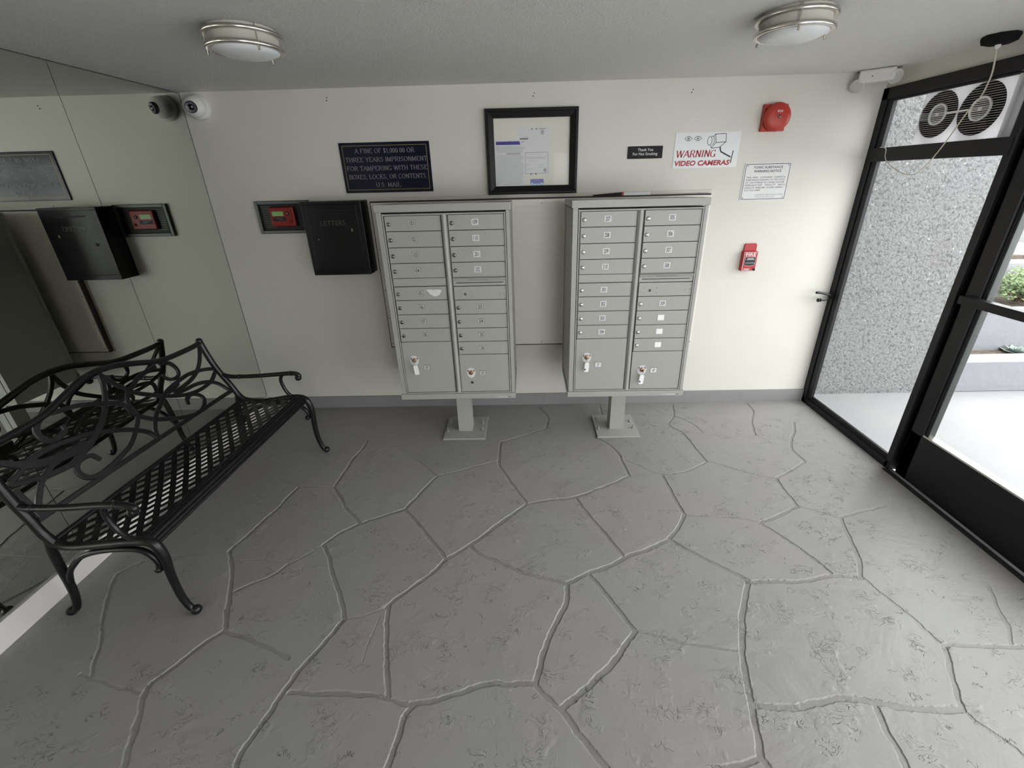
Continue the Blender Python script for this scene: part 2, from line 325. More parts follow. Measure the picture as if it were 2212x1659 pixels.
# ------------------------------------------------------------------ a roman stroke alphabet with serifs (grid 0..1)
SER = {
 'A': ([[(0, 0), (.4, 1)], [(.4, 1), (.8, 0)], [(.14, .35), (.66, .35)]], .8, [(0, 0), (.8, 0)]),
 'B': ([[(.12, 0), (.12, 1)], [(.12, 1), (.5, 1), (.64, .88), (.64, .66), (.5, .54), (.12, .54)], [(.5, .54), (.7, .42), (.7, .14), (.54, 0), (.12, 0)]], .75, []),
 'C': ([[(.72, .8), (.6, .96), (.4, 1), (.2, .92), (.06, .68), (.06, .32), (.2, .08), (.4, 0), (.6, .04), (.74, .2)]], .78, []),
 'D': ([[(.12, 0), (.12, 1)], [(.12, 1), (.45, 1), (.68, .82), (.74, .5), (.68, .18), (.45, 0), (.12, 0)]], .8, []),
 'E': ([[(.12, 0), (.12, 1)], [(.12, 1), (.62, 1), (.62, .84)], [(.12, .53), (.5, .53)], [(.12, 0), (.66, 0), (.66, .17)]], .7, []),
 'F': ([[(.12, 0), (.12, 1)], [(.12, 1), (.62, 1), (.62, .84)], [(.12, .53), (.5, .53)]], .66, [(.12, 0)]),
 'G': ([[(.7, .8), (.58, .96), (.4, 1), (.2, .92), (.06, .68), (.06, .32), (.2, .08), (.4, 0), (.6, .04), (.7, .14)], [(.7, .42), (.7, 0)]], .82, [(.7, .42)]),
 'H': ([[(.12, 0), (.12, 1)], [(.7, 0), (.7, 1)], [(.12, .52), (.7, .52)]], .82, [(.12, 0), (.12, 1), (.7, 0), (.7, 1)]),
 'I': ([[(.16, 0), (.16, 1)]], .32, [(.16, 0), (.16, 1)]),
 'K': ([[(.12, 0), (.12, 1)], [(.66, 1), (.14, .45)], [(.3, .6), (.72, 0)]], .78, [(.12, 0), (.12, 1), (.66, 1), (.72, 0)]),
 'L': ([[(.12, 0), (.12, 1)], [(.12, 0), (.64, 0), (.64, .2)]], .68, [(.12, 1)]),
 'M': ([[(.1, 0), (.12, 1)], [(.12, 1), (.45, .05)], [(.45, .05), (.8, 1)], [(.8, 1), (.82, 0)]], .94, [(.1, 0), (.82, 0)]),
 'N': ([[(.12, 0), (.12, 1)], [(.12, 1), (.7, 0)], [(.7, 0), (.7, 1)]], .82, [(.12, 0), (.7, 1)]),
 'O': ([[(.42, 1), (.2, .92), (.06, .68), (.06, .32), (.2, .08), (.42, 0), (.64, .08), (.78, .32), (.78, .68), (.64, .92), (.42, 1)]], .86, []),
 'P': ([[(.12, 0), (.12, 1)], [(.12, 1), (.5, 1), (.66, .86), (.66, .62), (.5, .48), (.12, .48)]], .7, [(.12, 0)]),
 'R': ([[(.12, 0), (.12, 1)], [(.12, 1), (.5, 1), (.64, .87), (.64, .65), (.5, .52), (.12, .52)], [(.42, .52), (.74, 0)]], .78, [(.12, 0), (.74, 0)]),
 'S': ([[(.56, .82), (.48, .96), (.32, 1), (.14, .94), (.08, .78), (.16, .62), (.48, .42), (.58, .26), (.52, .08), (.34, 0), (.16, .04), (.06, .2)]], .66, []),
 'T': ([[(.36, 0), (.36, 1)], [(.04, .84), (.04, 1), (.68, 1), (.68, .84)]], .72, [(.36, 0)]),
 'U': ([[(.12, 1), (.12, .3), (.22, .07), (.42, 0), (.6, .07), (.7, .3), (.7, 1)]], .82, [(.12, 1), (.7, 1)]),
 'V': ([[(0, 1), (.4, 0)], [(.4, 0), (.78, 1)]], .78, [(0, 1), (.78, 1)]),
 'W': ([[(0, 1), (.3, 0)], [(.3, 0), (.54, 1)], [(.54, 1), (.84, 0)], [(.84, 0), (1.1, 1)]], 1.1, [(0, 1), (.54, 1), (1.1, 1)]),
 'X': ([[(.04, 1), (.7, 0)], [(.66, 1), (.04, 0)]], .76, [(.04, 1), (.7, 0), (.66, 1), (.04, 0)]),
 'Y': ([[(.02, 1), (.36, .5)], [(.7, 1), (.36, .5)], [(.36, .5), (.36, 0)]], .74, [(.02, 1), (.7, 1), (.36, 0)]),
 '1': ([[(.06, .8), (.24, 1)], [(.24, 1), (.24, 0)]], .42, [(.24, 0)]),
 '0': ([[(.28, 1), (.12, .88), (.05, .5), (.12, .12), (.28, 0), (.44, .12), (.51, .5), (.44, .88), (.28, 1)]], .56, []),
 '$': ([[(.5, .8), (.4, .94), (.28, .96), (.12, .88), (.08, .74), (.16, .6), (.42, .42), (.5, .28), (.44, .1), (.28, .03), (.12, .08), (.06, .2)], [(.28, -.1), (.28, 1.1)]], .58, []),
 '.': ([[(.08, 0), (.12, .08)]], .2, []), ',': ([[(.12, .08), (.06, -.16)]], .2, []), ' ': ([], .42, [])}
def serif_text(mb, txt, x, z, y, h, w, key, shear=0.0, heavy=.17, thin=.06, serif=.13):
    adv = 0; glyphs = []
    for ch in txt:
        st, wd, ss = SER[ch]; glyphs.append((adv, st, ss)); adv += wd + (.12 if ch != ' ' else 0)
    adv -= .12; kx = w / adv
    for a, st, ss in glyphs:
        def T(p): return (x + (a + p[0]) * kx + shear * p[1] * h, z + p[1] * h)
        for line in st:
            for p, q in zip(line, line[1:]):
                P, Q = T(p), T(q); dx, dz = Q[0] - P[0], Q[1] - P[1]; L = math.hypot(dx, dz) + 1e-9
                vert = abs(dz) / L; down = (dx * dz < 0)
                t = thin + (heavy - thin) * (vert ** 1.5) * (1.0 if (down or abs(dx) < abs(dz) * .3) else .45)
                mb.quadstroke(P[0], P[1], Q[0], Q[1], t * h * .9, y, key)
        for sx, sz in ss:
            P = T((sx, sz)); mb.quadstroke(P[0] - serif * h * .8, P[1], P[0] + serif * h * .8, P[1], thin * h * .9, y, key)
    return mb
JOINTS = [(13,[(-1.173,-0.532),(-1.172,-0.645),(-1.192,-0.751),(-1.197,-0.858),(-1.203,-0.959),(-1.209,-1.06)]),(13,[(-1.209,-1.06),(-1.129,-1.143),(-1.067,-1.234),(-0.987,-1.308),(-0.925,-1.372)]),(8,[(-1.635,-0.95),(-1.552,-0.996),(-1.434,-1.042),(-1.339,-1.044),(-1.208,-1.063)]),(13,[(-1.435,-1.049),(-1.457,-1.144),(-1.464,-1.234),(-1.496,-1.335),(-1.525,-1.456),(-1.556,-1.561)]),(7,[(-1.184,-0.801),(-1.053,-0.702),(-0.957,-0.595),(-0.869,-0.47),(-0.795,-0.452)]),(8,[(-0.957,-0.595),(-0.813,-0.698),(-0.69,-0.828),(-0.566,-0.956)]),(8,[(-0.566,-0.956),(-0.447,-0.913),(-0.307,-0.853),(-0.176,-0.803)]),(13,[(-0.566,-0.956),(-0.631,-1.098),(-0.699,-1.264)]),(13,[(-0.699,-1.264),(-0.813,-1.316),(-0.924,-1.375),(-1.01,-1.441),(-1.073,-1.523)]),(7,[(-1.073,-1.523),(-1.13,-1.585),(-1.196,-1.654)]),(14,[(-0.693,-1.27),(-0.594,-1.382),(-0.496,-1.5),(-0.397,-1.617)]),(14,[(-0.396,-1.622),(-0.287,-1.533),(-0.185,-1.437),(-0.082,-1.333)]),(14,[(-1.069,-1.523),(-0.997,-1.62),(-0.941,-1.709),(-0.869,-1.815),(-0.819,-1.89),(-0.796,-1.94)]),(14,[(-0.396,-1.622),(-0.442,-1.697),(-0.524,-1.779),(-0.585,-1.84),(-0.624,-1.892)]),(6,[(-0.795,-1.943),(-0.723,-1.933),(-0.66,-1.906),(-0.624,-1.892)]),(14,[(-1.556,-1.561),(-1.481,-1.66),(-1.402,-1.787),(-1.359,-1.879),(-1.314,-1.963)]),(5,[(-1.497,-1.623),(-1.365,-1.62),(-1.2,-1.645)]),(10,[(-1.382,-1.811),(-1.374,-1.803),(-1.318,-1.763),(-1.238,-1.714),(-1.2,-1.645)]),(13,[(-0.166,-0.576),(-0.17,-0.807),(-0.119,-0.95),(-0.049,-1.095),(0.018,-1.22)]),(9,[(-0.156,-0.567),(-0.016,-0.502),(0.176,-0.395)]),(12,[(0.176,-0.395),(0.196,-0.229),(0.131,-0.058)]),(6,[(0.187,-0.395),(0.317,-0.46),(0.528,-0.526)]),(13,[(0.528,-0.526),(0.617,-0.633),(0.658,-0.741),(0.666,-0.825),(0.673,-0.905),(0.68,-0.981)]),(13,[(0.68,-0.981),(0.538,-1.064),(0.4,-1.136),(0.315,-1.174),(0.163,-1.197),(0.023,-1.227)]),(14,[(0.023,-1.227),(-0.095,-1.338),(-0.196,-1.442),(-0.281,-1.538)]),(14,[(-0.281,-1.542),(-0.214,-1.601),(-0.121,-1.647),(-0.01,-1.705),(0.104,-1.74),(0.203,-1.771)]),(13,[(0.314,-1.181),(0.373,-1.328),(0.44,-1.471),(0.505,-1.609)]),(15,[(0.761,-1.511),(0.632,-1.577),(0.525,-1.618),(0.411,-1.679),(0.311,-1.717),(0.207,-1.769)]),(14,[(0.892,-0.977),(0.897,-1.084),(0.903,-1.203),(0.91,-1.325)]),(14,[(0.914,-1.325),(0.874,-1.392),(0.822,-1.455),(0.767,-1.506)]),(9,[(0.692,-0.817),(0.767,-0.875),(0.828,-0.938),(0.894,-0.97),(0.981,-0.964),(1.1,-0.921),(1.231,-0.84)]),(7,[(0.68,-0.981),(0.895,-0.967)]),(11,[(1.232,-0.837),(1.209,-0.701),(1.203,-0.572),(1.184,-0.473),(1.123,-0.367),(1.205,-0.236),(1.251,-0.056)]),(8,[(1.213,-0.248),(1.304,-0.351),(1.342,-0.487)]),(6,[(1.184,-0.473),(1.395,-0.519),(1.55,-0.532),(1.707,-0.527)]),(12,[(1.875,-0.05),(1.858,-0.185),(1.77,-0.342),(1.707,-0.527)]),(5,[(1.819,-0.277),(1.937,-0.303),(2.05,-0.328)]),(6,[(1.703,-0.536),(1.769,-0.624),(1.838,-0.707),(1.857,-0.725)]),(9,[(1.246,-0.84),(1.376,-0.919),(1.469,-0.981),(1.588,-1.02)]),(8,[(0.916,-1.33),(1.063,-1.344),(1.202,-1.363),(1.309,-1.392)]),(12,[(0.779,-1.516),(0.858,-1.594),(0.947,-1.668),(1.021,-1.728),(1.068,-1.761)]),(10,[(0.642,-0.024),(0.638,-0.196)]),(5,[(0.887,-0.295),(1.119,-0.363)]),(5,[(1.822,-0.277),(1.952,-0.314),(2.094,-0.362)]),(12,[(2.083,-0.362),(2.023,-0.475),(1.92,-0.609),(1.869,-0.716),(1.865,-0.759),(1.875,-0.851)]),(6,[(1.85,-0.733),(1.782,-0.633),(1.709,-0.531)]),(12,[(1.875,-0.851),(1.768,-0.927),(1.591,-1.02)]),(11,[(1.591,-1.02),(1.585,-1.137),(1.586,-1.27)]),(14,[(1.586,-1.27),(1.437,-1.344),(1.304,-1.398)]),(8,[(1.586,-1.27),(1.668,-1.313),(1.766,-1.369)]),(10,[(1.768,-1.366),(1.88,-1.328),(2.07,-1.281)]),(14,[(1.765,-1.371),(1.721,-1.488),(1.69,-1.585),(1.655,-1.666),(1.601,-1.746)]),(11,[(1.305,-1.403),(1.359,-1.488),(1.421,-1.591),(1.458,-1.673),(1.476,-1.732)]),(14,[(1.063,-1.768),(1.178,-1.77),(1.329,-1.77),(1.448,-1.745),(1.537,-1.745),(1.599,-1.754)]),(5,[(1.875,-0.851),(2.085,-0.903),(2.363,-0.947)]),(6,[(2.088,-0.906),(2.096,-1.008),(2.116,-1.093),(2.099,-1.198)]),(15,[(-1.297,-1.993),(-1.325,-1.939),(-1.367,-1.86)]),(14,[(-1.298,-1.997),(-1.363,-2.069),(-1.403,-2.139),(-1.443,-2.194),(-1.448,-2.24)]),(15,[(-1.448,-2.24),(-1.414,-2.304),(-1.372,-2.384),(-1.333,-2.465)]),(14,[(-1.291,-1.997),(-1.167,-2.033),(-1.049,-2.076),(-0.958,-2.109)]),(12,[(-2.04,-1.693),(-2.009,-1.761),(-1.891,-1.935),(-1.799,-2.042),(-1.752,-2.126),(-1.715,-2.171)]),(8,[(-1.769,-2.171),(-1.649,-2.198),(-1.464,-2.238)]),(8,[(-2.036,-1.689),(-2.003,-1.65),(-1.933,-1.604)]),(14,[(-0.839,-2.047),(-0.882,-2.141),(-0.909,-2.216),(-0.932,-2.319),(-0.962,-2.426),(-0.953,-2.473)]),(5,[(-1.858,-1.591),(-1.553,-1.571)]),(14,[(-0.793,-1.943),(-0.832,-2.028),(-0.839,-2.047)]),(12,[(-0.889,-2.237),(-0.793,-2.24),(-0.681,-2.24),(-0.583,-2.248),(-0.506,-2.263),(-0.43,-2.282)]),(14,[(-0.614,-1.888),(-0.592,-1.985),(-0.55,-2.126),(-0.509,-2.253)]),(14,[(-0.42,-2.28),(-0.341,-2.268),(-0.262,-2.249),(-0.155,-2.214),(-0.043,-2.212),(0.041,-2.209)]),(14,[(-0.408,-2.282),(-0.431,-2.32),(-0.433,-2.373),(-0.442,-2.414),(-0.449,-2.466)]),(16,[(0.207,-1.773),(0.195,-1.872),(0.142,-1.963),(0.1,-2.04),(0.072,-2.128),(0.044,-2.209)]),(14,[(0.041,-2.214),(0.094,-2.265),(0.134,-2.3)]),(4,[(-0.637,-1.93),(-0.646,-2.023),(-0.654,-2.125)]),(15,[(0.315,-1.725),(0.37,-1.814),(0.424,-1.917),(0.473,-2.011)]),(17,[(0.466,-2.014),(0.418,-2.066),(0.343,-2.146),(0.259,-2.21),(0.14,-2.293)]),(9,[(0.479,-2.011),(0.556,-2.021),(0.666,-2.058),(0.779,-2.074),(0.873,-2.089)]),(17,[(1.059,-1.773),(0.996,-1.872),(0.947,-1.955),(0.886,-2.086),(0.856,-2.186),(0.83,-2.286)]),(17,[(0.83,-2.286),(0.812,-2.344),(0.801,-2.395),(0.786,-2.435)]),(12,[(0.786,-2.435),(0.719,-2.454),(0.62,-2.466)]),(14,[(0.786,-2.435),(0.803,-2.466)]),(16,[(0.135,-2.298),(0.181,-2.356),(0.22,-2.407),(0.269,-2.466)]),(16,[(0.842,-2.286),(0.902,-2.29),(0.974,-2.293),(1.054,-2.281),(1.153,-2.267),(1.231,-2.268),(1.277,-2.277),(1.346,-2.289),(1.416,-2.299),(1.554,-2.299)]),(10,[(1.606,-1.754),(1.631,-1.847),(1.666,-1.94),(1.692,-2.067)]),(15,[(1.695,-2.076),(1.66,-2.141),(1.619,-2.205),(1.567,-2.297)]),(13,[(1.704,-2.073),(1.808,-2.074),(2.008,-2.083)]),(9,[(1.564,-2.299),(1.58,-2.341),(1.612,-2.384),(1.636,-2.436)]),(16,[(1.268,-2.282),(1.251,-2.358),(1.242,-2.42),(1.234,-2.466)]),(10,[(2.14,-1.806),(2.07,-1.922),(2.033,-1.995),(1.97,-2.074)])]
SCR = {'top_rail':[(-0.677,0.848),(-0.822,0.85),(-0.939,0.856),(-1.025,0.867),(-1.121,0.903),(-1.226,0.934),(-1.302,0.948),(-1.352,0.955),(-1.417,0.951),(-1.459,0.944),(-1.513,0.933),(-1.554,0.924),(-1.596,0.909),(-1.624,0.899),(-1.654,0.885),(-1.727,0.881),(-1.765,0.88),(-1.803,0.877)],'v1':[(-0.681,0.846),(-0.745,0.762),(-0.805,0.715),(-0.873,0.689),(-0.953,0.678),(-1.031,0.675)],'v2':[(-0.688,0.674),(-0.767,0.702),(-0.866,0.721),(-0.938,0.72),(-1.03,0.709),(-1.082,0.695),(-1.151,0.657),(-1.212,0.625),(-1.257,0.585),(-1.278,0.551),(-1.277,0.524)],'v3':[(-0.688,0.655),(-0.756,0.625),(-0.816,0.617),(-0.891,0.617),(-0.98,0.634),(-1.061,0.669),(-1.117,0.7),(-1.218,0.769),(-1.254,0.806),(-1.299,0.868),(-1.323,0.916),(-1.339,0.943)],'v4':[(-0.702,0.52),(-0.734,0.584),(-0.774,0.619),(-0.827,0.641),(-0.888,0.653),(-0.955,0.657),(-1.032,0.665)],'s5':[(-1.01,0.586),(-0.999,0.609),(-0.968,0.621),(-0.927,0.61),(-0.899,0.577),(-0.913,0.547),(-0.954,0.525),(-1.011,0.521),(-1.102,0.549),(-1.206,0.6),(-1.234,0.618),(-1.289,0.673),(-1.311,0.721),(-1.319,0.752),(-1.345,0.778),(-1.397,0.804),(-1.437,0.823),(-1.477,0.84),(-1.508,0.852),(-1.57,0.864),(-1.61,0.871)],'s5b':[(-1.289,0.673),(-1.318,0.644),(-1.357,0.613),(-1.424,0.575),(-1.487,0.559),(-1.536,0.55),(-1.58,0.545),(-1.627,0.55),(-1.555,0.546),(-1.608,0.545),(-1.641,0.551),(-1.663,0.569),(-1.671,0.603),(-1.653,0.633),(-1.618,0.641),(-1.597,0.637),(-1.579,0.627),(-1.567,0.595)],'scroll2':[(-1.636,0.88),(-1.67,0.863),(-1.691,0.838),(-1.698,0.81),(-1.687,0.783),(-1.662,0.769),(-1.629,0.771),(-1.605,0.784),(-1.603,0.806)],'v6':[(-1.334,0.93),(-1.342,0.889),(-1.362,0.844),(-1.389,0.802),(-1.433,0.756),(-1.412,0.773),(-1.449,0.738),(-1.483,0.717),(-1.536,0.685),(-1.573,0.668),(-1.618,0.658),(-1.663,0.644),(-1.717,0.649),(-1.774,0.659),(-1.806,0.672),(-1.868,0.694),(-1.885,0.711)],'v7':[(-1.284,0.535),(-1.304,0.579),(-1.355,0.626),(-1.414,0.662),(-1.496,0.702),(-1.557,0.725),(-1.592,0.73),(-1.652,0.744),(-1.714,0.75),(-1.756,0.749),(-1.789,0.743),(-1.842,0.721),(-1.874,0.714)],'v8':[(-1.858,0.794),(-1.831,0.766),(-1.803,0.751),(-1.775,0.735),(-1.745,0.718),(-1.7,0.706),(-1.639,0.697),(-1.566,0.697)],'v9':[(-1.569,0.693),(-1.643,0.69),(-1.7,0.69),(-1.739,0.68),(-1.776,0.661),(-1.798,0.647),(-1.82,0.624),(-1.84,0.602),(-1.857,0.578),(-1.876,0.534)],'v10':[(-1.039,0.848),(-1.112,0.844),(-1.169,0.835),(-1.217,0.813),(-1.253,0.799),(-1.279,0.777),(-1.295,0.75),(-1.297,0.728),(-1.289,0.673)],'scrollup':[(-1.014,0.856),(-0.958,0.832),(-0.934,0.802),(-0.929,0.767),(-0.947,0.743),(-0.988,0.742),(-1.02,0.761),(-1.03,0.782),(-1.032,0.792)],'v2b':[(-0.95,0.623),(-0.978,0.617),(-0.999,0.605),(-1.01,0.583)],'rail':[(-0.972,0.495),(-1.028,0.518),(-1.184,0.522),(-1.297,0.52),(-1.413,0.525),(-1.51,0.528),(-1.579,0.53),(-1.619,0.527),(-1.646,0.534),(-1.759,0.532),(-1.81,0.536),(-1.874,0.532)],'nearin':[(-1.882,0.679),(-1.878,0.635),(-1.877,0.601),(-1.876,0.534)],'curl2':[(-0.973,0.709),(-1.02,0.699),(-1.062,0.695)]}
# ------------------------------------------------------------------ the room shell
def make_floor():
    x0, x1, y0, y1, st = XL - .015, XR + .02, -2.56, .015, .003
    nx = int((x1 - x0) / st) + 1; ny = int((y1 - y0) / st) + 1
    xs = np.linspace(x0, x1, nx); ys = np.linspace(y0, y1, ny)
    X, Y = np.meshgrid(xs, ys); rs = np.random.RandomState(7)
    def vnoise(cell):                       # smooth value noise on the grid
        gx = int((x1 - x0) / cell) + 3; gy = int((y1 - y0) / cell) + 3; g = rs.rand(gy, gx)
        u = (X - x0) / cell; v = (Y - y0) / cell; iu = u.astype(int); iv = v.astype(int); fu = u - iu; fv = v - iv
        fu = fu * fu * (3 - 2 * fu); fv = fv * fv * (3 - 2 * fv)
        return (g[iv, iu] * (1 - fu) + g[iv, iu + 1] * fu) * (1 - fv) + (g[iv + 1, iu] * (1 - fu) + g[iv + 1, iu + 1] * fu) * fv - .5
    Z = .0022 * vnoise(.45) + .0012 * vnoise(.14) + .0006 * vnoise(.05)
    wx = .007 * vnoise(.05) + .004 * vnoise(.016) + .002 * vnoise(.008); wy = .007 * vnoise(.05) + .004 * vnoise(.016) + .002 * vnoise(.008)
    depth = np.zeros_like(Z)
    for wd, pts in JOINTS:
        P = catmull([(p[0], p[1], 0) for p in pts], 4); half = wd * .00070; dp = .0036 if wd >= 11 else (.0026 if wd >= 8 else .0011)
        for a, b in zip(P, P[1:]):
            m = .04
            i0, i1 = np.searchsorted(xs, [min(a.x, b.x) - m, max(a.x, b.x) + m]); j0, j1 = np.searchsorted(ys, [min(a.y, b.y) - m, max(a.y, b.y) + m])
            if i1 <= i0 or j1 <= j0: continue
            sx = X[j0:j1, i0:i1] + wx[j0:j1, i0:i1]; sy = Y[j0:j1, i0:i1] + wy[j0:j1, i0:i1]
            dx, dy = b.x - a.x, b.y - a.y; L2 = dx * dx + dy * dy + 1e-12
            t = np.clip(((sx - a.x) * dx + (sy - a.y) * dy) / L2, 0, 1)
            d = np.hypot(sx - a.x - t * dx, sy - a.y - t * dy)
            e = np.clip((half - d) / .0028 + .5, 0, 1)
            depth[j0:j1, i0:i1] = np.maximum(depth[j0:j1, i0:i1], e * dp)
    Z = Z - depth
    # a few chipped ridges pressed into the slate texture
    co = np.empty((ny * nx, 3), np.float32); co[:, 0] = X.ravel(); co[:, 1] = Y.ravel(); co[:, 2] = Z.ravel() - .001
    idx = np.arange(ny * nx).reshape(ny, nx)
    q = np.stack([idx[:-1, :-1], idx[:-1, 1:], idx[1:, 1:], idx[1:, :-1]], -1).reshape(-1, 4)
    me = bpy.data.meshes.new('floor'); nf = len(q)
    me.vertices.add(ny * nx); me.vertices.foreach_set('co', co.ravel())
    me.loops.add(nf * 4); me.loops.foreach_set('vertex_index', q.ravel().astype(np.int32))
    me.polygons.add(nf); me.polygons.foreach_set('loop_start', np.arange(0, nf * 4, 4, dtype=np.int32))
    me.update(calc_edges=True); me.validate()
    me.polygons.foreach_set('use_smooth', np.zeros(nf, bool))
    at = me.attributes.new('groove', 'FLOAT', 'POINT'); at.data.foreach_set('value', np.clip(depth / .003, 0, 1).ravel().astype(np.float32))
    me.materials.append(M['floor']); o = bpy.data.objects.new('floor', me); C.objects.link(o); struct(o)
    struct(MB().box(XL - .1, XR + .06, -5.6, -2.558, -.06, -.001, 'floor').build('floor'))
make_floor()
struct(MB().box(XL - .1, XR + .01, 0, .099, -.05, H + .1, 'wall').box(XR + .01, XR + .14, .05, .099, 2.24, H + .1, 'wall').build('wall_back'))
struct(MB().box(XL - .15, XR + .15, -5.6, .05, H, H + .12, 'ceil').build('ceiling'))
struct(MB().box(XL - .15, XL - .012, -5.6, .05, -.05, H + .05, 'wall').build('wall_left'))
wr = MB().box(XR, XR + .14, -5.6, .05, 2.243, H + .05, 'wall').box(XR, XR + .14, -5.6, -4.2, -.05, 2.243, 'wall'); struct(wr.build('wall_right'))
wf = MB().box(XL - .1, .6, -5.7, -5.6, -.05, H + .05, 'wall').box(2.2, XR + .15, -5.7, -5.6, -.05, H + .05, 'wall').box(.6, 2.2, -5.7, -5.6, 2.2, H + .05, 'wall'); struct(wf.build('wall_front'))  # unseen end wall; its opening is added to let sky fill light in
# baseboards
bb = MB().box(XL, XR - .01, -.012, .0, -.004, .103, 'base_grey')
for x in (-1.35, -.74, -.13, .17, .88, 1.35, 1.83): bb.box(x, x + .004, -.0125, -.01, 0, .103, 'greydark')
struct(bb.build('baseboard_back', bevel=.003))
struct(MB().box(XL - .012, XL + .012, -5.5, -.013, -.004, .118, 'base_white').box(XL + .0115, XL + .0135, -5.5, -.013, .1, .112, 'base_white').build('baseboard_left', bevel=.002))
# mirror panels on the left wall
edges = [-.004, -.843, -1.66, -2.48, -3.3, -4.1]
LM = ['tall wall mirror panel beside the room corner, under the dome camera', 'tall wall mirror panel behind the far half of the black bench', 'tall wall mirror panel behind the near end of the black bench', 'wall mirror panel nearest the viewer, past the near end of the bench', 'wall mirror panel behind the viewer']
for a, b, l in zip(edges, edges[1:], LM):
    if a < -2.4: break
    mb = MB().box(XL - .011, XL - .0005, b + .0012, a - .0012, .119, H - .006, 'mirror')
    mb.box(XL - .0115, XL - .009, b - .0012, a + .0012, .119, H - .003, 'seam')
    if a > -.1: mb.box(XL - .0115, XL + .0005, -.006, -.0015, .119, H - .003, 'seam')
    mb.box(XL - .0115, XL - .0002, b + .001, a - .001, H - .0065, H - .0005, 'seam')
    o = mb.build('mirror_panel'); tag(o, l, 'mirror', 'mirror panels on the side wall')

# nail holes and cable stubs left in the back wall are part of its surface
nb = MB()
for x, z in ((.111, 2.275), (-1.236, 2.282), (1.129, 2.27)):
    nb.frustum((x, 0, z), (0, -1, 0), .0035, .003, .004, 'ink', 8).frustum((x - .006, 0, z - .016), (0, -1, 0), .004, .003, .004, 'ink', 8)
o = nb.build('wall_fixings'); o['kind'] = 'structure'; o.name = 'trim_1'

# ------------------------------------------------------------------ storefront: window_1 (sidelight), door_1
X0 = XR - .012
win = bpy.data.objects.new('window_1', None); C.objects.link(win); win.location = (XR, -.45, 0); struct(win)
fr = MB()
fr.box(X0, X0 + .034, -.05, -.001, -.003, 2.243, 'bronze')                        # jamb against the back wall
fr.box(X0 + .02, X0 + .034, -.054, -.05, .05, 2.2, 'rubber')
fr.box(X0 + .008, X0 + .034, -.098, -.054, .05, 2.2, 'bronze')              # glazing stop
fr.box(X0, XR + .1, -.98, 0, 2.178, 2.243, 'bronze')                          # header
fr.box(X0 + .012, X0 + .034, -.93, -.09, 2.165, 2.178, 'bronze')
fr.box(X0 - .004, X0 + .05, -.93, -.03, 1.820, 1.900, 'bronze')              # transom bar
fr.box(X0, X0 + .06, -.93, 0, -.003, .045, 'bronze')                          # sill
fr.box(X0 + .013, X0 + .05, -.93, -.06, .045, .052, 'rubber')
fr.box(X0 + .016, X0 + .036, -.93, -.06, .052, .078, 'bronze')
fr.box(X0, XR + .1, -.948, -.908, 0, 2.243, 'bronze')                        # mullion face
fr.box(X0 + .045, XR + .1, -.985, -.948, 0, 2.243, 'rubber')                 # shadow channel
fr.build('window_frame', win, bevel=.002)
MB().box(X0 + .028, X0 + .033, -.91, -.096, .07, 1.825, 'glass').build('window_pane', win)
MB().box(X0 + .028, X0 + .033, -.322, -.096, 1.895, 2.18, 'glass').build('window_pane', win)
door = bpy.data.objects.new('door_1', None); C.objects.link(door); door.location = (XR, -1.9, 0); struct(door)
d = MB(); ya, yb = -.985, -2.0
d.box(X0 + .01, XR + .06, ya - .075, ya, .012, 2.10, 'bronze')                # hinge stile
d.box(X0 + .022, XR + .05, ya - .083, ya - .075, .3, 2.0, 'rubber')
d.box(X0 + .026, XR + .05, ya - .097, ya - .083, .3, 2.0, 'aludk')
d.box(X0 + .01, XR + .06, yb, yb + .085, .012, 2.10, 'bronze')
d.box(X0 + .01, XR + .06, yb, ya, .012, .320, 'bronze')                    # kick rail
d.box(X0 + .013, XR + .05, yb + .05, ya - .075, .320, .332, 'steel')
d.box(X0 + .01, XR + .06, yb, ya, 2.02, 2.10, 'bronze')
d.build('door_leaf', door, bevel=.002)
MB().box(X0 - .035, X0 + .012, yb + .02, ya - .015, 1.112, 1.155, 'bronze').build('push_bar', door, bevel=.003)
MB().box(XR + .02, XR + .026, yb + .08, ya - .09, .33, 2.03, 'glass').build('door_pane', door)
fr2 = MB(); fr2.box(X0, XR + .1, -4.2, -.98, 2.178, 2.243, 'bronze').box(X0 + .02, XR + .08, -2.05, -.985, 2.105, 2.178, 'bronze').box(X0, XR + .1, -2.06, -2.005, 0, 2.18, 'bronze').box(X0, XR + .1, -3.15, -3.1, 0, 2.18, 'bronze').box(X0, XR + .1, -4.2, -4.15, 0, 2.18, 'bronze').box(X0, XR + .1, -4.15, -2.06, 0, .08, 'bronze').box(X0, XR + .1, -4.15, -2.06, 1.82, 1.9, 'bronze')
fr2.box(X0 - .03, X0 + .0, -2.0, -.94, -.003, .006, 'rubber')
win2 = bpy.data.objects.new('window_2', None); C.objects.link(win2); win2.location = (XR, -3, 0); struct(win2)
fr2.build('window_frame', win2, bevel=.002)
MB().box(XR + .04, XR + .046, -3.1, -2.06, .08, 2.18, 'glass').build('window_pane', win2)
MB().box(XR + .04, XR + .046, -4.15, -3.15, .08, 2.18, 'glass').build('window_pane', win2)

# twin window fan in the transom
fan = thing('window_fan', (XR, -.6, 1.9), 'white twin window fan with two round brown grilles in the transom opening', 'fan')
fx = X0 + .022
b = MB(); outline = [(-.322, 1.901), (-.322, 2.176), (-.862, 2.176), (-.862, 1.901)]
circ = [(-.437, 2.047, .117), (-.683, 2.043, .122)]
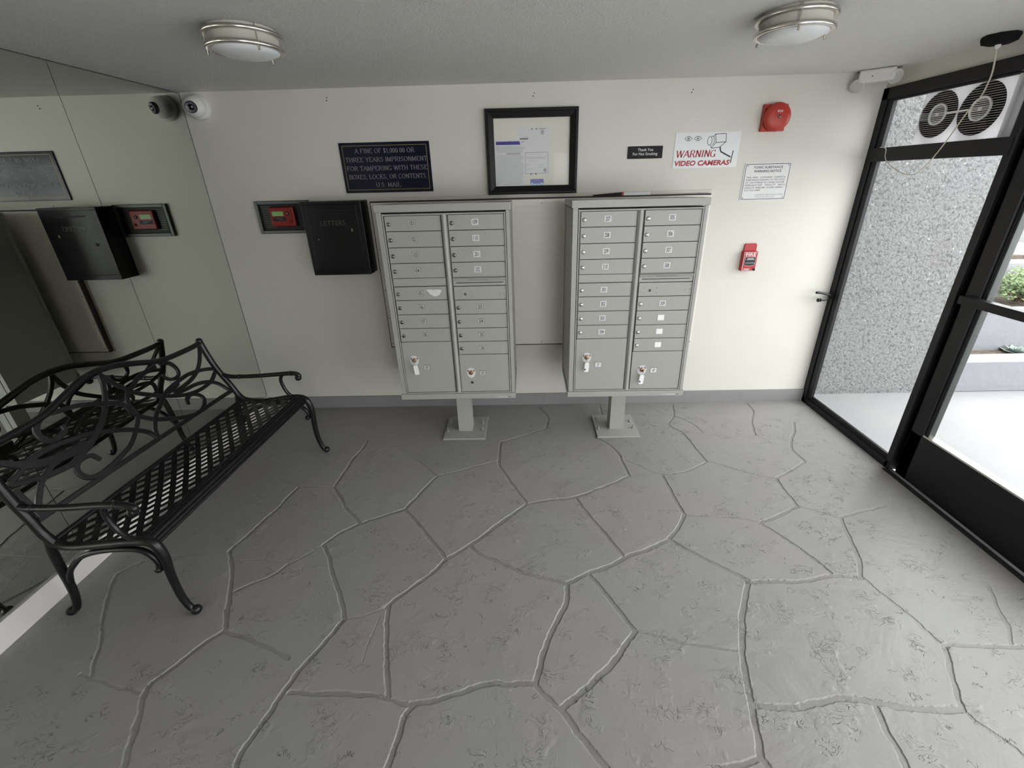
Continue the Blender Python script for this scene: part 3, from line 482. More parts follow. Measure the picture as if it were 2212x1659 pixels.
# housing: plate with two round openings, made of radial quads between circle and cell
def plate(mb, cx, cz, r, ya_, yb_, z0, z1, x, key):
    N = 48; vs = []; fs = []
    for i in range(N):
        a = 2 * math.pi * i / N; ca, sa = math.cos(a), math.sin(a)
        vs.append((x, cx + r * ca, cz + r * sa))
        t = min(((ya_ if ca > 0 else yb_) - cx) / ca if abs(ca) > 1e-6 else 9, ((z1 if sa > 0 else z0) - cz) / sa if abs(sa) > 1e-6 else 9)
        vs.append((x, cx + t * ca, cz + t * sa))
    for i in range(N): fs.append((2 * i, 2 * i + 1, 2 * ((i + 1) % N) + 1, 2 * ((i + 1) % N)))
    mb.add(vs, fs, key)
    for yy in (ya_, yb_):                                             # corner fillers
        for zz in (z0, z1):
            mb.add([(x, yy, zz)] + [vs[2 * i + 1] for i in sorted(range(N), key=lambda i: math.hypot(vs[2 * i + 1][1] - yy, vs[2 * i + 1][2] - zz))[:2]], [(0, 1, 2)], key)
    mb.frustum((x + .003, cx, cz), (1, 0, 0), r, r, .047, 'fandark', 48, caps=False).frustum((x, cx, cz), (1, 0, 0), r, r, .003, key, 48, caps=False)
plate(b, -.437, 2.047, .117, -.322, -.558, 1.901, 2.176, fx, 'fanw')
plate(b, -.683, 2.043, .122, -.558, -.835, 1.901, 2.176, fx, 'fanw')
b.box(fx, fx + .05, -.558, -.322, 2.1755, 2.178, 'fanw').box(fx, fx + .05, -.322, -.320, 1.901, 2.178, 'fanw').box(fx, fx + .05, -.835, -.322, 1.899, 1.9015, 'fanw')
b.box(fx - .01, fx + .05, -.848, -.835, 1.901, 2.178, 'fanw').box(fx + .006, fx + .05, -.878, -.848, 1.9, 2.178, 'fanw', .003)
b.build('housing', fan)
for (cy, cz, r) in circ:
    g_ = MB()
    g_.frustum((fx + .048, cy, cz), (1, 0, 0), r + .002, r + .002, .004, 'fandark', 40)
    nb_ = 22
    for i in range(nb_):                                             # horizontal wires of the grille
        z = cz - r + (i + .5) * 2 * r / nb_; hw = math.sqrt(max(r * r - (z - cz) ** 2, 0))
        g_.box(fx + .001, fx + .003, cy - hw, cy + hw, z - .0008, z + .0008, 'fanw')
    gr = g_.build('grille', fan)
    hb = MB(); hr = r * .46
    hb.lathe((fx - .004, cy, cz), (1, 0, 0), [(hr, 0), (hr, .008), (hr * .86, .008), (hr * .86, 0), (hr, 0)], 'tag', 40)
    for i in range(11):
        z = cz - hr * .86 + (i + .5) * 2 * hr * .86 / 11; hw = math.sqrt(max((hr * .9) ** 2 - (z - cz) ** 2, 0))
        hb.box(fx - .003, fx + .001, cy - hw, cy + hw, z - .0016, z + .0016, 'tag')
    hb.frustum((fx + .004, cy, cz), (1, 0, 0), hr * .9, hr * .9, .001, 'fandark', 32).box(fx - .005, fx, cy - .008, cy + .008, cz - .007, cz + .007, 'tag')
    hb.build('hub', fan)
    bl = MB()
    for i in range(5):
        a = 2 * math.pi * i / 5 + .4; pts = []
        for rr_, da, dx in ((.3, 0, 0), (.9, .15, 0), (.9, .75, .012), (.3, .5, .012)):
            pts.append((fx + .03 + dx, cy + r * rr_ * math.cos(a + da), cz + r * rr_ * math.sin(a + da)))
        bl.add(pts, [(0, 1, 2, 3)], 'fandark')
    bl.build('blades', fan)
MB().box(fx - .006, fx, -.683 + .05, -.437 - .05, 2.042, 2.051, 'tag').build('crossbar', fan)

# ------------------------------------------------------------------ outside
struct(MB().box(XR + .06, 9, -7, 6, -.06, -.004, 'conc').build('ground'))
sw = MB(); sw.box(XR + .0, 3.385, .10, .345, -.02, 3.2, 'stucco'); struct(sw.build('wall_exterior'))
pl = MB(); pl.prism([(3.39, 0), (4.0, 0), (5.9, 0), (5.9, .27), (3.39, .27)], .10, .27, 'planter').box(3.39, 5.9, .10, .275, .268, .274, 'planterw')
o = pl.build('planter_wall', bevel=.006); tag(o, 'low pale grey planter kerb outside the glass door, lowest step', 'planter')
o = MB().box(3.39, 5.9, .275, .445, 0, .236, 'soil').build('planter_soil'); tag(o, 'strip of brown soil behind the low planter kerb', 'soil'); o['kind'] = 'stuff'
o = MB().box(3.35, 6.4, .447, .60, 0, .590, 'planter').box(3.35, 6.4, .44, .6, .585, .6, 'planterw').build('retaining_wall', bevel=.006); tag(o, 'grey plaster retaining wall rising behind the soil strip', 'wall')
o = MB().box(3.35, 6.4, .603, 1.097, 0, .55, 'soil').build('planter_soil'); tag(o, 'brown soil bed around the leafy green bush', 'soil'); o['kind'] = 'stuff'
o = MB().box(3.35, 7.4, 1.10, 1.30, 0, .895, 'planterw').build('garden_wall', bevel=.006); tag(o, 'white plaster garden wall behind the leafy green bush', 'wall')
o = MB().box(3.35, 8.5, 1.303, 2.1, 0, .93, 'soil').build('garden_soil'); tag(o, 'brown soil terrace above the white garden wall', 'soil'); o['kind'] = 'stuff'
o = MB().box(3.35, 8.5, 2.1, 2.5, 0, 1.12, 'planterw').box(3.35, 8.5, 2.5, 5, 0, 1.1, 'soil').build('garden_step', bevel=.006); tag(o, 'white garden step beyond the round stone disc', 'step')
o = MB().lathe((5.32, 1.55, .93), (0, 0, 1), [(.0, .07), (.24, .07), (.262, .05), (.262, .0)], 'disc', 40).build('stone_disc'); tag(o, 'round white stone disc lying on the brown soil terrace outside', 'stone')
def bush(name, c, rad, nleaf, label, lsz):
    root = thing(name, c, label, 'plant'); r_ = random.Random(9)
    tw = MB(); tips = []
    for i in range(26):
        a = r_.uniform(0, 2 * math.pi); el = r_.uniform(.35, 1.3); L = rad[2] * r_.uniform(.7, 1.25)
        p0 = Vector((c[0] + r_.uniform(-.04, .04), c[1] + r_.uniform(-.04, .04), c[2] - .022))
        p2 = p0 + Vector((rad[0] * math.cos(a) * math.cos(el), rad[1] * math.sin(a) * math.cos(el), L * math.sin(el)))
        p1 = (p0 + p2) / 2 + Vector((r_.uniform(-.04, .04), r_.uniform(-.04, .04), .04))
        tw.tube([p0, p1, p2], [.005, .002], 'twig', n=5); tips += [p1.lerp(p2, t) for t in (.2, .5, .8, 1)]
    tw.build('twig_cluster', root)
    lf = MB()
    for i in range(nleaf):
        p = tips[r_.randrange(len(tips))] + Vector((r_.gauss(0, .035), r_.gauss(0, .035), r_.gauss(0, .03)))
        d_ = Vector((r_.gauss(0, 1), r_.gauss(0, 1), r_.gauss(.3, .6))).normalized(); sd = d_.orthogonal().normalized() * lsz * .35; u = d_ * lsz
        p.z = max(p.z, c[2] + .01)
        lf.add([p, p + u * .5 + sd, p + u, p + u * .5 - sd], [(0, 1, 2, 3)], 'leaf')
    o = lf.build('foliage', root); return root
bush('garden_bush', (4.80, .86, .59), (.22, .18, .30), 1500, 'leafy green bush growing in the raised bed outside the door', .035)
def succulent(name, c, label):
    mb = MB(); r_ = random.Random(3)
    for ring, (n_, L, el) in enumerate(((8, .13, .25), (7, .10, .6), (5, .06, 1.1))):
        for i in range(n_):
            a = 2 * math.pi * (i + ring * .5) / n_; d_ = Vector((math.cos(a) * math.cos(el), math.sin(a) * math.cos(el), math.sin(el))); sd = Vector((-math.sin(a), math.cos(a), 0)) * L * .3
            p = Vector(c); nn = d_.cross(sd).normalized() * .008
            mb.add([p, p + d_ * L * .6 + sd, p + d_ * L, p + d_ * L * .6 - sd, p + d_ * L * .5 - nn], [(0, 1, 4), (1, 2, 4), (2, 3, 4), (3, 0, 4), (0, 3, 2, 1)], 'succ')
    return tag(mb.build(name), label, 'plant')
succulent('succulent', (4.42, .37, .235), 'pale rosette succulent in the soil strip outside the door')
# ------------------------------------------------------------------ cluster mailboxes
NUM_L = (['101', '102', '103', '104'], ['105', '106', '107', '108'], ['109', '110', '201', '202'], ['203', '204', '205', '206'], ['1P', '2P'])
NUM_R = (['207', '208', '209', '210'], ['301', '302', '303', '304'], ['305', '306', '307', '308'], ['309', '', '', ''], ['3P', '4P'])
YFR = -.600
def lock_mb(x, z, y, r=.0105, key='lockm'):
    m_ = MB(); m_.lathe((x, y, z), (0, -1, 0), [(r * 1.05, 0), (r * 1.05, .004), (r * .8, .007), (0.0001, .007)], key, 18)
    m_.box(x - .0012, x + .0012, y - .0076, y - .0068, z - .004, z + .003, 'ink'); return m_
def mailbox(x0, nums, label, light):
    xc = x0 + .396; t = thing('cluster_mailbox', (xc, -.385, .012), label, 'mailbox', 'cluster mailboxes on pedestals')
    b = MB()
    b.box(x0 + .008, x0 + .784, YFR, -.155, .40, 1.60, 'box')
    for xa, xb_ in ((x0 + .008, x0 + .038), (x0 + .764, x0 + .784)): b.box(xa, xb_, YFR - .010, YFR, .425, 1.607, 'box')
    b.box(x0 + .0385, x0 + .0415, YFR - .004, YFR, .43, 1.60, 'gap').box(x0 + .0415, x0 + .048, YFR - .012, YFR, .43, 1.60, 'box')
    b.box(x0 + .7605, x0 + .7635, YFR - .004, YFR, .43, 1.60, 'gap').box(x0 + .7535, x0 + .7605, YFR - .012, YFR, .43, 1.60, 'box')
    b.box(x0 + .048, x0 + .754, YFR - .011, YFR, 1.589, 1.5975, 'box').box(x0 + .048, x0 + .754, YFR - .011, YFR, .426, .434, 'box')
    b.box(x0 + .048, x0 + .754, YFR - .003, YFR, 1.5975, 1.600, 'gap')
    for xa in (.0485, .382, .4215, .7525): b.box(x0 + xa - .001, x0 + xa + .0025, YFR - .003, YFR + .001, .436, 1.588, 'gap')
    # back edge lip on both sides
    b.box(x0 + .002, x0 + .790, -.175, -.153, .39, 1.62, 'box')
    b.build('cabinet', t, bevel=.0015)
    h_ = MB(); h_.hexa([(x0, -.615, 1.607), (x0 + .792, -.615, 1.607), (x0 + .792, -.150, 1.607), (x0, -.150, 1.607), (x0, -.615, 1.650), (x0 + .792, -.615, 1.650), (x0 + .792, -.150, 1.638), (x0, -.150, 1.638)], 'box')
    h_.build('top_cap', t, bevel=.003)
    f_ = MB(); f_.box(x0 + .002, x0 + .790, -.615, -.150, .385, .424, 'box')
    f_.box(x0 + .65, x0 + .765, -.6158, -.615, .390, .400, 'plateg').box(x0 + .737, x0 + .762, -.6163, -.6158, .393, .3975, 'ink').box(x0 + .655, x0 + .672, -.6163, -.6158, .393, .396, 'greydark').box(x0 + .69, x0 + .722, -.6163, -.6158, .392, .398, 'greytext')
    f_.build('bottom_tray', t, bevel=.003)
    m_ = MB(); sec = []
    m_.frustum((x0 + .4015, YFR - .004, .434), (0, 0, 1), .0125, .0125, 1.155, 'box', 20).box(x0 + .387, x0 + .4165, YFR - .006, YFR, .434, 1.590, 'box'); m_.build('center_post', t)
    def door(xa, xb_, za, zb, num, kind='mail'):
        y = YFR - .008; nm = {'mail': 'mailbox_door', 'parcel': 'parcel_door', 'out': 'outgoing_mail_door'}[kind]
        dm = MB(); dm.box(xa + .0015, xb_ - .0015, y, YFR, za + .002, zb - .002, 'box')
        if kind != 'parcel': dm.box(xa + .0015, xa + .0055, y - .0035, y, za + .003, zb - .003, 'box').box(xb_ - .0045, xb_ - .0015, y - .0025, y, za + .003, zb - .003, 'box')
        dm.box(xa + .001, xb_ - .001, YFR - .001, YFR + .0005, za - .001, zb + .001, 'gap')
        if num == '105':                                             # a torn white sticker left on this one
            dm.prism([(-.585, 1.150), (-.576, 1.139), (-.566, 1.128), (-.562, 1.120), (-.545, 1.110), (-.530, 1.106), (-.515, 1.112), (-.502, 1.118), (-.498, 1.130), (-.490, 1.138), (-.490, 1.147), (-.51, 1.151), (-.54, 1.149), (-.56, 1.152)], y - .0006, y, 'platew')
        if kind == 'out':
            for qx, qz in ((.037, .033), (.112, .034), (.037, .066), (.112, .067), (.289, .05), (.318, .018), (.318, .047), (.318, .075)):
                dm.frustum((xa + qx, y, zb - qz), (0, -1, 0), .0038, .0025, .003, 'box', 10)
        if kind == 'parcel':
            lz_ = .677 if zb > .75 else .581
            for qx, qz in ((-.012, -.040), (.018, -.040), (-.012, -.108), (.020, -.112)): dm.frustum((xa + .073 + qx, y, lz_ + qz), (0, -1, 0), .0042, .003, .003, 'box', 10)
        o = dm.build(nm, t, bevel=.0008)
        if kind == 'mail':
            lock_mb(xa + .021, (za + zb) / 2 - .003, y, .0112, 'lockm' if not light else 'zinc').build('lock', o)  # each unit's lighting put into its lock metal: darker left, brighter right
            pk = 'platew' if (light or num in ('109', '110', '201', '202')) else 'plateg'  # lit white and shaded grey copies of the same plate
            if num == '' : pk = 'tag'
            cx = xa + .1575; cz = (za + zb) / 2 + .001
            p_ = MB(); p_.box(cx - .0205, cx + .0205, y - .0016, y, cz - .0175, cz + .0175, 'gap' if pk == 'plateg' else pk).box(cx - .0195, cx + .0195, y - .0022, y, cz - .0165, cz + .0165, pk)
            if num: p_.text(num, cx, cz - .0115, y - .0026, .024, .0088 * len(num) - .0, 'ink', 'C', bold=.012)
            p_.build('number_plate', o)
        elif kind == 'out':
            lock_mb(xa + .072, zb - .049, y, .0075, 'lockm').build('lock', o)
        else:
            lx = xa + .073; lz = {0: .677, 1: .581}[0 if zb > .75 else 1]
            p_ = MB(); p_.prism([(lx + .030 * math.cos(a), lz + .002 + (.030 if math.sin(a) > -.35 else .042) * math.sin(a)) for a in [2 * math.pi * i / 32 for i in range(32)]], y - .002, y, 'platew')
            for sg in (-1, 1): p_.quadstroke(lx + sg * .023, lz + .006, lx + sg * .0175, lz + .019, .006, y - .0026, 'ink')
            p_.poly([(lx + .019 * math.cos(a), lz + .002 + .019 * math.sin(a)) for a in [math.pi * (.32 + .36 * i / 6) for i in range(7)]], .003, y - .0026, 'greytext')
            p_.build('lock_plate', o)
            lk = MB(); lk.lathe((lx, y - .002, lz), (0, -1, 0), [(.0145, 0), (.0145, .008), (.011, .010), (.0001, .010)], 'brass', 20); lk.build('lock', o)
            lw = MB(); lw.lathe((lx + .004, y, lz - .074), (0, -1, 0), [(.0095, 0), (.0095, .003), (.006, .004), (.0001, .004)], 'lockm', 16).box(lx + .004, lx + .011, y - .0046, y - .0035, lz - .078, lz - .068, 'ink'); lw.build('lock', o)
            cx, cz = xa + .151, lz - .055 if zb > .75 else lz - .006
            q = MB(); pk = 'platew' if light else 'plateg'  # same lit and shaded plate copies on the parcel doors
            q.box(cx - .0215, cx + .0215, y - .0016, y, cz - .0185, cz + .0185, 'gap').box(cx - .0203, cx + .0203, y - .0022, y, cz - .0173, cz + .0173, pk).text(num, cx, cz - .011, y - .0026, .022, .016, 'ink', 'C', shear=.2)
            q.build('number_plate', o)
    A, B_, C_, D_ = x0 + .054, x0 + .381, x0 + .425, x0 + .752
    up = [1.588, 1.500, 1.407, 1.314, 1.223]; lo1 = [1.171, 1.084, .991, .898, .806]; lo2 = [1.167, 1.080, .987, .894, .802, .711]
    for i in range(4): door(A, B_, up[i + 1], up[i], nums[0][i]); door(C_, D_, up[i + 1], up[i], nums[2][i]); door(A, B_, lo1[i + 1], lo1[i], nums[1][i])
    door(C_, D_, lo2[1], lo2[0], '', 'out')
    for i in range(4): door(C_, D_, lo2[i + 2], lo2[i + 1], nums[3][i])
    door(A - .004, B_, .437, .806, nums[4][0], 'parcel'); door(C_ - .003, D_, .437, .711, nums[4][1], 'parcel')
    sl = MB(); sl.box(A, B_, YFR - .007, YFR, 1.174, 1.221, 'box').build('filler_strip', t, bevel=.001)
    sl = MB(); sl.box(C_, D_, YFR - .005, YFR, 1.170, 1.198, 'box').hexa([(C_, YFR - .006, 1.198), (D_, YFR - .006, 1.198), (D_, YFR, 1.198), (C_, YFR, 1.198), (C_, YFR - .016, 1.219), (D_, YFR - .016, 1.219), (D_, YFR, 1.219), (C_, YFR, 1.219)], 'box')
    sl.box(C_ + .017, D_ - .018, YFR - .0062, YFR - .004, 1.1855, 1.190, 'ink').text('OUTGOING MAIL', (C_ + D_) / 2, 1.203, YFR - .0178, .009, .125, 'greydark', 'C'); sl.build('mail_slot', t, bevel=.0006)
    p_ = MB(); p_.box(xc - .0515, xc + .0515, -.437, -.335, .01, .39, 'box').box(xc + .0525 - .008, xc + .0535, -.4375, -.4355, .012, .388, 'box'); p_.build('pedestal', t, bevel=.003)
    MB().box(xc - .157, xc + .157, -.541, -.227, -.001, .012, 'box').build('base_plate', t, bevel=.002)
    for sx, sy in ((-.135, -.44), (.128, -.427), (.124, -.335), (-.130, -.318)):
        MB().frustum((xc + sx, sy, .012), (0, 0, 1), .010, .010, .009, 'zinc', 6).frustum((xc + sx, sy, .021), (0, 0, 1), .0055, .005, .022, 'zinc', 12).build('anchor_bolt', t)
    return t
mailbox(-.838, NUM_L, 'grey cluster mailbox with doors 101 to 206, next to the black letter box', False)
mailbox(.307, NUM_R, 'grey cluster mailbox with doors 207 to 309, nearest the glass storefront', True)
def key_tag(lx, lz, dx, label, th):
    t = thing('key_tag', (lx, -.62, lz), label, 'key', 'keys with white tags in the parcel locks'); y = -.6185
    k = MB(); k.box(lx - .0011, lx + .0011, y - .012, y, lz - .006, lz + .006, 'zinc').lathe((lx, y - .020, lz - .002), (1, 0, 0), [(.0095, -.001), (.0095, .001), (.0001, .001), (.0001, -.001), (.0095, -.001)], 'zinc', 14); k.build('key', t)
    r_ = MB(); r_.tube([(lx + .008 * math.cos(a) * .5, y - .020, lz - .018 + .010 * math.sin(a)) for a in [2 * math.pi * i / 10 for i in range(11)]], .0009, 'zinc', n=5, smooth_n=2); r_.build('key_ring', t)
    g_ = MB(); a = th; c_, s_ = math.cos(a), math.sin(a); w_, L = .0145, .062; X, Z = lx + dx, lz - .030
    P = [(-w_, 0), (-w_, -L + .003), (-w_ + .003, -L), (w_ - .003, -L), (w_, -L + .003), (w_, 0), (w_ * .4, .006), (-w_ * .4, .006)]
    g_.prism([(X + p * c_ - q * s_, Z + p * s_ + q * c_) for p, q in P], y - .024, y - .019, 'tag')
    if dx <= 0.0001 and th < 0: g_.box(X - .017, X - .009, y - .0246, y - .024, Z - .05, Z - .038, 'ink')
    g_.build('tag', t)
key_tag(-.711, .677, .006, 'key with a white tag hanging from the lock of parcel door 1P', .10)
key_tag(.307 + .123, .677, -.0, 'key with a white tag hanging from the lock of parcel door 3P', -.07)
key_tag(.307 + .498, .581, -.006, 'key with a white tag hanging from the lock of parcel door 4P', -.09)

# ------------------------------------------------------------------ panel behind the mailboxes
t = thing('wall_panel', (.14, -.02, .56), 'large white board with dark edges on the wall behind the mailboxes', 'panel')
MB().box(-1.058, 1.345, -.008, 0, .552, 1.672, 'trimc', .003).build('backing_board', t)
MB().box(-1.048, 1.325, -.042, -.008, .556, 1.648, 'maroon').build('dark_core', t)
p_ = MB(); p_.box(-1.040, 1.330, -.050, -.042, .566, 1.638, 'panelw')
for i in range(14): p_.box(-.06, .33, -.0503, -.0500, 1.592 - i * .043, 1.5935 - i * .043, 'trimc')
for x, z in ((.155, 1.615), (.155, .582), (-1.028, .59), (-1.028, .8), (-1.028, 1.02), (-1.028, 1.32)): p_.frustum((x, -.050, z), (0, -1, 0), .005, .004, .002, 'lockm', 10)
p_.build('face_board', t, bevel=.0015)
t = thing('packet', (.7, -.03, 1.648), 'narrow black and white packet with a red band lying on the panel ledge', 'packet')
MB().hexa([(.515, -.048, 1.648), (.708, -.048, 1.648), (.708, -.012, 1.648), (.515, -.012, 1.648), (.515, -.048, 1.656), (.708, -.048, 1.668), (.708, -.012, 1.668), (.515, -.012, 1.656)], 'blackp').build('black_half', t, bevel=.001)
MB().box(.708, .722, -.049, -.011, 1.648, 1.670, 'redd').build('band', t, bevel=.001)
MB().box(.722, .905, -.048, -.012, 1.648, 1.667, 'signw').build('white_half', t, bevel=.001)

# ------------------------------------------------------------------ letter box and fire annunciator
t = thing('letter_box', (-1.28, -.075, 1.163), 'black steel wall letter box marked LETTERS beside the mailboxes', 'letter box')
MB().box(-1.487, -1.077, -.142, 0, 1.163, 1.660, 'blackm').build('body', t, bevel=.003)
MB().box(-1.487, -1.077, -.150, -.142, 1.163, 1.198, 'blackm').box(-1.487, -1.450, -.150, -.142, 1.198, 1.640, 'blackm').box(-1.113, -1.077, -.150, -.142, 1.198, 1.640, 'blackm').box(-1.487, -1.077, -.150, -.142, 1.640, 1.660, 'blackm').build('front_rim', t, bevel=.002)
o = MB().box(-1.449, -1.114, -.149, -.140, 1.199, 1.639, 'blackm').text('LETTERS', -1.370, 1.503, -.1496, .033, .170, 'aludk').build('door', t, bevel=.0005)
MB().box(-1.40, -1.17, -.1502, -.149, 1.597, 1.606, 'rubber').box(-1.40, -1.17, -.1535, -.149, 1.606, 1.609, 'blackm').build('mail_slot', o)
lock_mb(-1.405, 1.411, -.149, .009, 'aludk').build('lock', o)
MB().box(-1.166, -1.156, -.154, -.149, 1.462, 1.480, 'lockm').build('latch', o)
t = thing('fire_annunciator', (-1.7, 0, 1.445), 'recessed metal frame holding a red fire annunciator with green display', 'alarm panel')
a = MB(); a.box(-1.876, -1.855, -.022, 0, 1.445, 1.666, 'aludk').box(-1.855, -1.490, -.022, 0, 1.644, 1.666, 'aludk').box(-1.855, -1.490, -.022, 0, 1.445, 1.468, 'aludk').box(-1.512, -1.490, -.022, 0, 1.445, 1.666, 'aludk'); a.build('frame', t, bevel=.003)
a = MB(); a.box(-1.856, -1.511, -.007, 0, 1.467, 1.645, 'blackp')
for i in range(12): a.box(-1.842 + i * .0012, -1.775 + i * .0012, -.0075, -.007, 1.627 - i * .0126, 1.6295 - i * .0126, 'aludk')
a.build('grille_plate', t)
r_ = MB(); r_.box(-1.777, -1.603, -.034, -.007, 1.494, 1.626, 'redm', .008)
o = r_.build('display_module', t)
MB().box(-1.757, -1.677, -.0355, -.0335, 1.566, 1.597, 'lcd').build('display', o)
MB().box(-1.760, -1.665, -.0352, -.0338, 1.532, 1.557, 'blackp').box(-1.735, -1.69, -.0356, -.0352, 1.548, 1.552, 'aludk').box(-1.72, -1.68, -.0356, -.0352, 1.540, 1.543, 'aludk').build('label_plate', o)
MB().lathe((-1.648, -.034, 1.582), (0, -1, 0), [(.011, 0), (.011, .003), (.0001, .004)], 'blackp', 14).sphere((-1.648, -.038, 1.582), .005, 'zinc', 10).build('button', o)
MB().lathe((-1.628, -.034, 1.528), (0, -1, 0), [(.010, 0), (.010, .003), (.0001, .004)], 'redm', 14).build('button', o)

# ------------------------------------------------------------------ signs
t = thing('warning_sign', (-.905, 0, 1.704), 'navy sign about a fine for tampering with U.S. mail boxes', 'sign', 'wall signs')
s_ = MB(); s_.box(-1.212, -.598, -.010, 0, 1.704, 2.018, 'navy', .003)
for (xa, xb_, za, zb) in ((-1.192, -.618, 1.996, 2.0), (-1.192, -.618, 1.722, 1.726), (-1.192, -1.188, 1.722, 2.0), (-.622, -.618, 1.722, 2.0)): s_.box(xa, xb_, -.0106, -.010, za, zb, 'gold')
l_ = s_
for tx, x, z, wd in (('A FINE OF $1,000.00 OR', -1.106, 1.953, .403), ('THREE YEARS IMPRISONMENT', -1.177, 1.900, .556), ('FOR TAMPERING WITH THESE', -1.177, 1.846, .552), ('BOXES, LOCKS, OR CONTENTS.', -1.171, 1.793, .540), ('U.S. MAIL', -.992, 1.741, .172)):
    serif_text(l_, tx, x, z, -.0109, .027, wd, 'silverink', heavy=.15, thin=.07)
l_.build('board', t)
t = thing('no_smoking_sign', (.855, 0, 1.876), 'small black sign reading Thank You For Not Smoking', 'sign', 'wall signs')
MB().box(.738, .973, -.006, 0, 1.876, 1.952, 'blackp', .003).text('Thank You', .856, 1.922, -.0065, .017, .103, 'platew', 'C', bold=.008).text('For Not Smoking', .856, 1.897, -.0065, .017, .165, 'platew', 'C', bold=.008).build('plate', t)
t = thing('camera_warning_sign', (1.265, 0, 1.811), 'white sign reading WARNING VIDEO CAMERAS with eyes and a camera drawing', 'sign', 'wall signs')
l_ = MB().box(1.050, 1.482, -.003, 0, 1.811, 2.025, 'signw'); Y = -.0034
serif_text(l_, 'WARNING', 1.066, 1.877, Y, .041, .262, 'crimson', shear=.14, heavy=.24, thin=.08, serif=.09)
l_.text('VIDEO CAMERAS', 1.061, 1.826, Y, .031, .372, 'crimson', shear=.15, bold=.04)
for ex in (1.1375, 1.1995):
    top = [(ex - .025, 1.989), (ex - .014, 1.999), (ex, 2.003), (ex + .014, 1.999), (ex + .025, 1.989)]; bot = [(ex - .025, 1.989), (ex - .013, 1.979), (ex, 1.975), (ex + .013, 1.979), (ex + .025, 1.989)]
    l_.poly(top, .0026, Y, 'inkblue').poly(bot, .0026, Y, 'inkblue')
    l_.poly([(ex + .0105 * math.cos(q), 1.989 + .0105 * math.sin(q)) for q in [2 * math.pi * i / 14 for i in range(14)]], .0018, Y, 'inkblue', True)
    l_.frustum((ex, Y + .0002, 1.989), (0, -1, 0), .005, .005, .0003, 'inkblue', 12)
for q in range(4): l_.quadstroke(1.118 + q * .011, 2.006, 1.111 + q * .017, 2.015, .0006, Y, 'greydark')
cw = .0036
l_.poly([(1.313, 2.013), (1.383, 2.015), (1.389, 1.966), (1.322, 1.962)], cw, Y, 'inkblue', True)
l_.poly([(1.322, 1.962), (1.296, 1.929), (1.352, 1.934), (1.389, 1.966)], cw, Y, 'inkblue')
l_.poly([(1.313, 2.013), (1.303, 2.001), (1.288, 1.999)], cw, Y, 'inkblue').poly([(1.296, 1.929), (1.290, 1.946)], cw, Y, 'inkblue')
l_.poly([(1.280 + .0145 * math.cos(q), 1.973 + .0255 * math.sin(q)) for q in [2 * math.pi * i / 18 for i in range(18)]], cw * .9, Y, 'inkblue', True)
l_.poly([(1.300, 2.001), (1.309, 1.99), (1.310, 1.97), (1.306, 1.955), (1.296, 1.947)], cw * .9, Y, 'inkblue')
l_.poly([(1.354, 1.936), (1.362, 1.908), (1.402, 1.888), (1.434, 1.873)], .009, Y, 'inkblue').poly([(1.446, 1.912), (1.438, 1.836)], .0065, Y, 'inkblue')
l_.build('sheet' if 'paper' in t.name or 'card' in t.name else 'board', t)
t = thing('toxic_substance_sign', (1.7, 0, 1.594), 'white framed TOXIC SUBSTANCE WARNING NOTICE sign near the glass wall', 'sign', 'wall signs')
l_ = MB().box(1.543, 1.855, -.004, 0, 1.594, 1.833, 'signw2'); Y = -.0045
l_.poly([(1.551, 1.602), (1.849, 1.602), (1.849, 1.824), (1.551, 1.824)], .0036, Y, 'inkblue', True)
l_.text('TOXIC SUBSTANCE', 1.702, 1.797, Y, .0145, .198, 'ink', 'C', bold=.015).text('WARNING NOTICE', 1.702, 1.773, Y, .0145, .186, 'ink', 'C', bold=.015)
for i, (tx, wd) in enumerate((('THIS  AREA   CONTAINS   CHEMICAL', .270), ('SUBSTANCES KNOWN TO THE STATE', .265), ('OF  CALIFORNIA TO CAUSE CANCER,', .268), ('REPRODUCTIVE    TOXICITY    BIRTH', .272), ('DEFECTS  AND/OR  OTHER  REPRO-', .266), ('DUCTIVE HARM.', .112))):
    l_.text(tx, 1.564, 1.737 - i * .0165, Y, .0095, wd, 'ink', shear=.1)
l_.text('CALIFORNIA CODE OF REGULATIONS', 1.836, 1.626, Y, .0075, .193, 'greydark', 'R').text('TITLE 22, SECTION 12601', 1.643, 1.612, Y, .0075, .135, 'greydark')
for x in (1.562, 1.838):
    for z in (1.612, 1.815): l_.lathe((x, -.004, z), (0, -1, 0), [(.004, 0), (.003, .002), (.0001, .002)], 'greydark', 10)
l_.build('sheet' if 'paper' in t.name or 'card' in t.name else 'board', t)

# ------------------------------------------------------------------ notice frame with its papers
t = thing('notice_case', (.09, 0, 1.672), 'black framed notice case with pinned papers above the mailboxes', 'frame')
xa, xb_, za, zb, w_ = -.213, .398, 1.672, 2.190, .053
f_ = MB()
for (A0, A1, B0, B1) in (((xa, za), (xb_, za), (xb_ - w_, za + w_), (xa + w_, za + w_)), ((xb_, za), (xb_, zb), (xb_ - w_, zb - w_), (xb_ - w_, za + w_)), ((xb_, zb), (xa, zb), (xa + w_, zb - w_), (xb_ - w_, zb - w_)), ((xa, zb), (xa, za), (xa + w_, za + w_), (xa + w_, zb - w_))):
    def L2(p, q, s): return (p[0] + (q[0] - p[0]) * s, p[1] + (q[1] - p[1]) * s)
    prof = [(0, 0), (0, -.036), (.10, -.040), (.30, -.040), (.36, -.034), (.95, -.022), (1, -.016), (1, 0)]
    vs = []
    for s, y in prof:
        p = L2(A0, B1, s); q = L2(A1, B0, s); vs += [(p[0], y, p[1]), (q[0], y, q[1])]
    f_.add(vs, [(2 * i, 2 * i + 1, 2 * i + 3, 2 * i + 2) for i in range(len(prof) - 1)], 'frame')
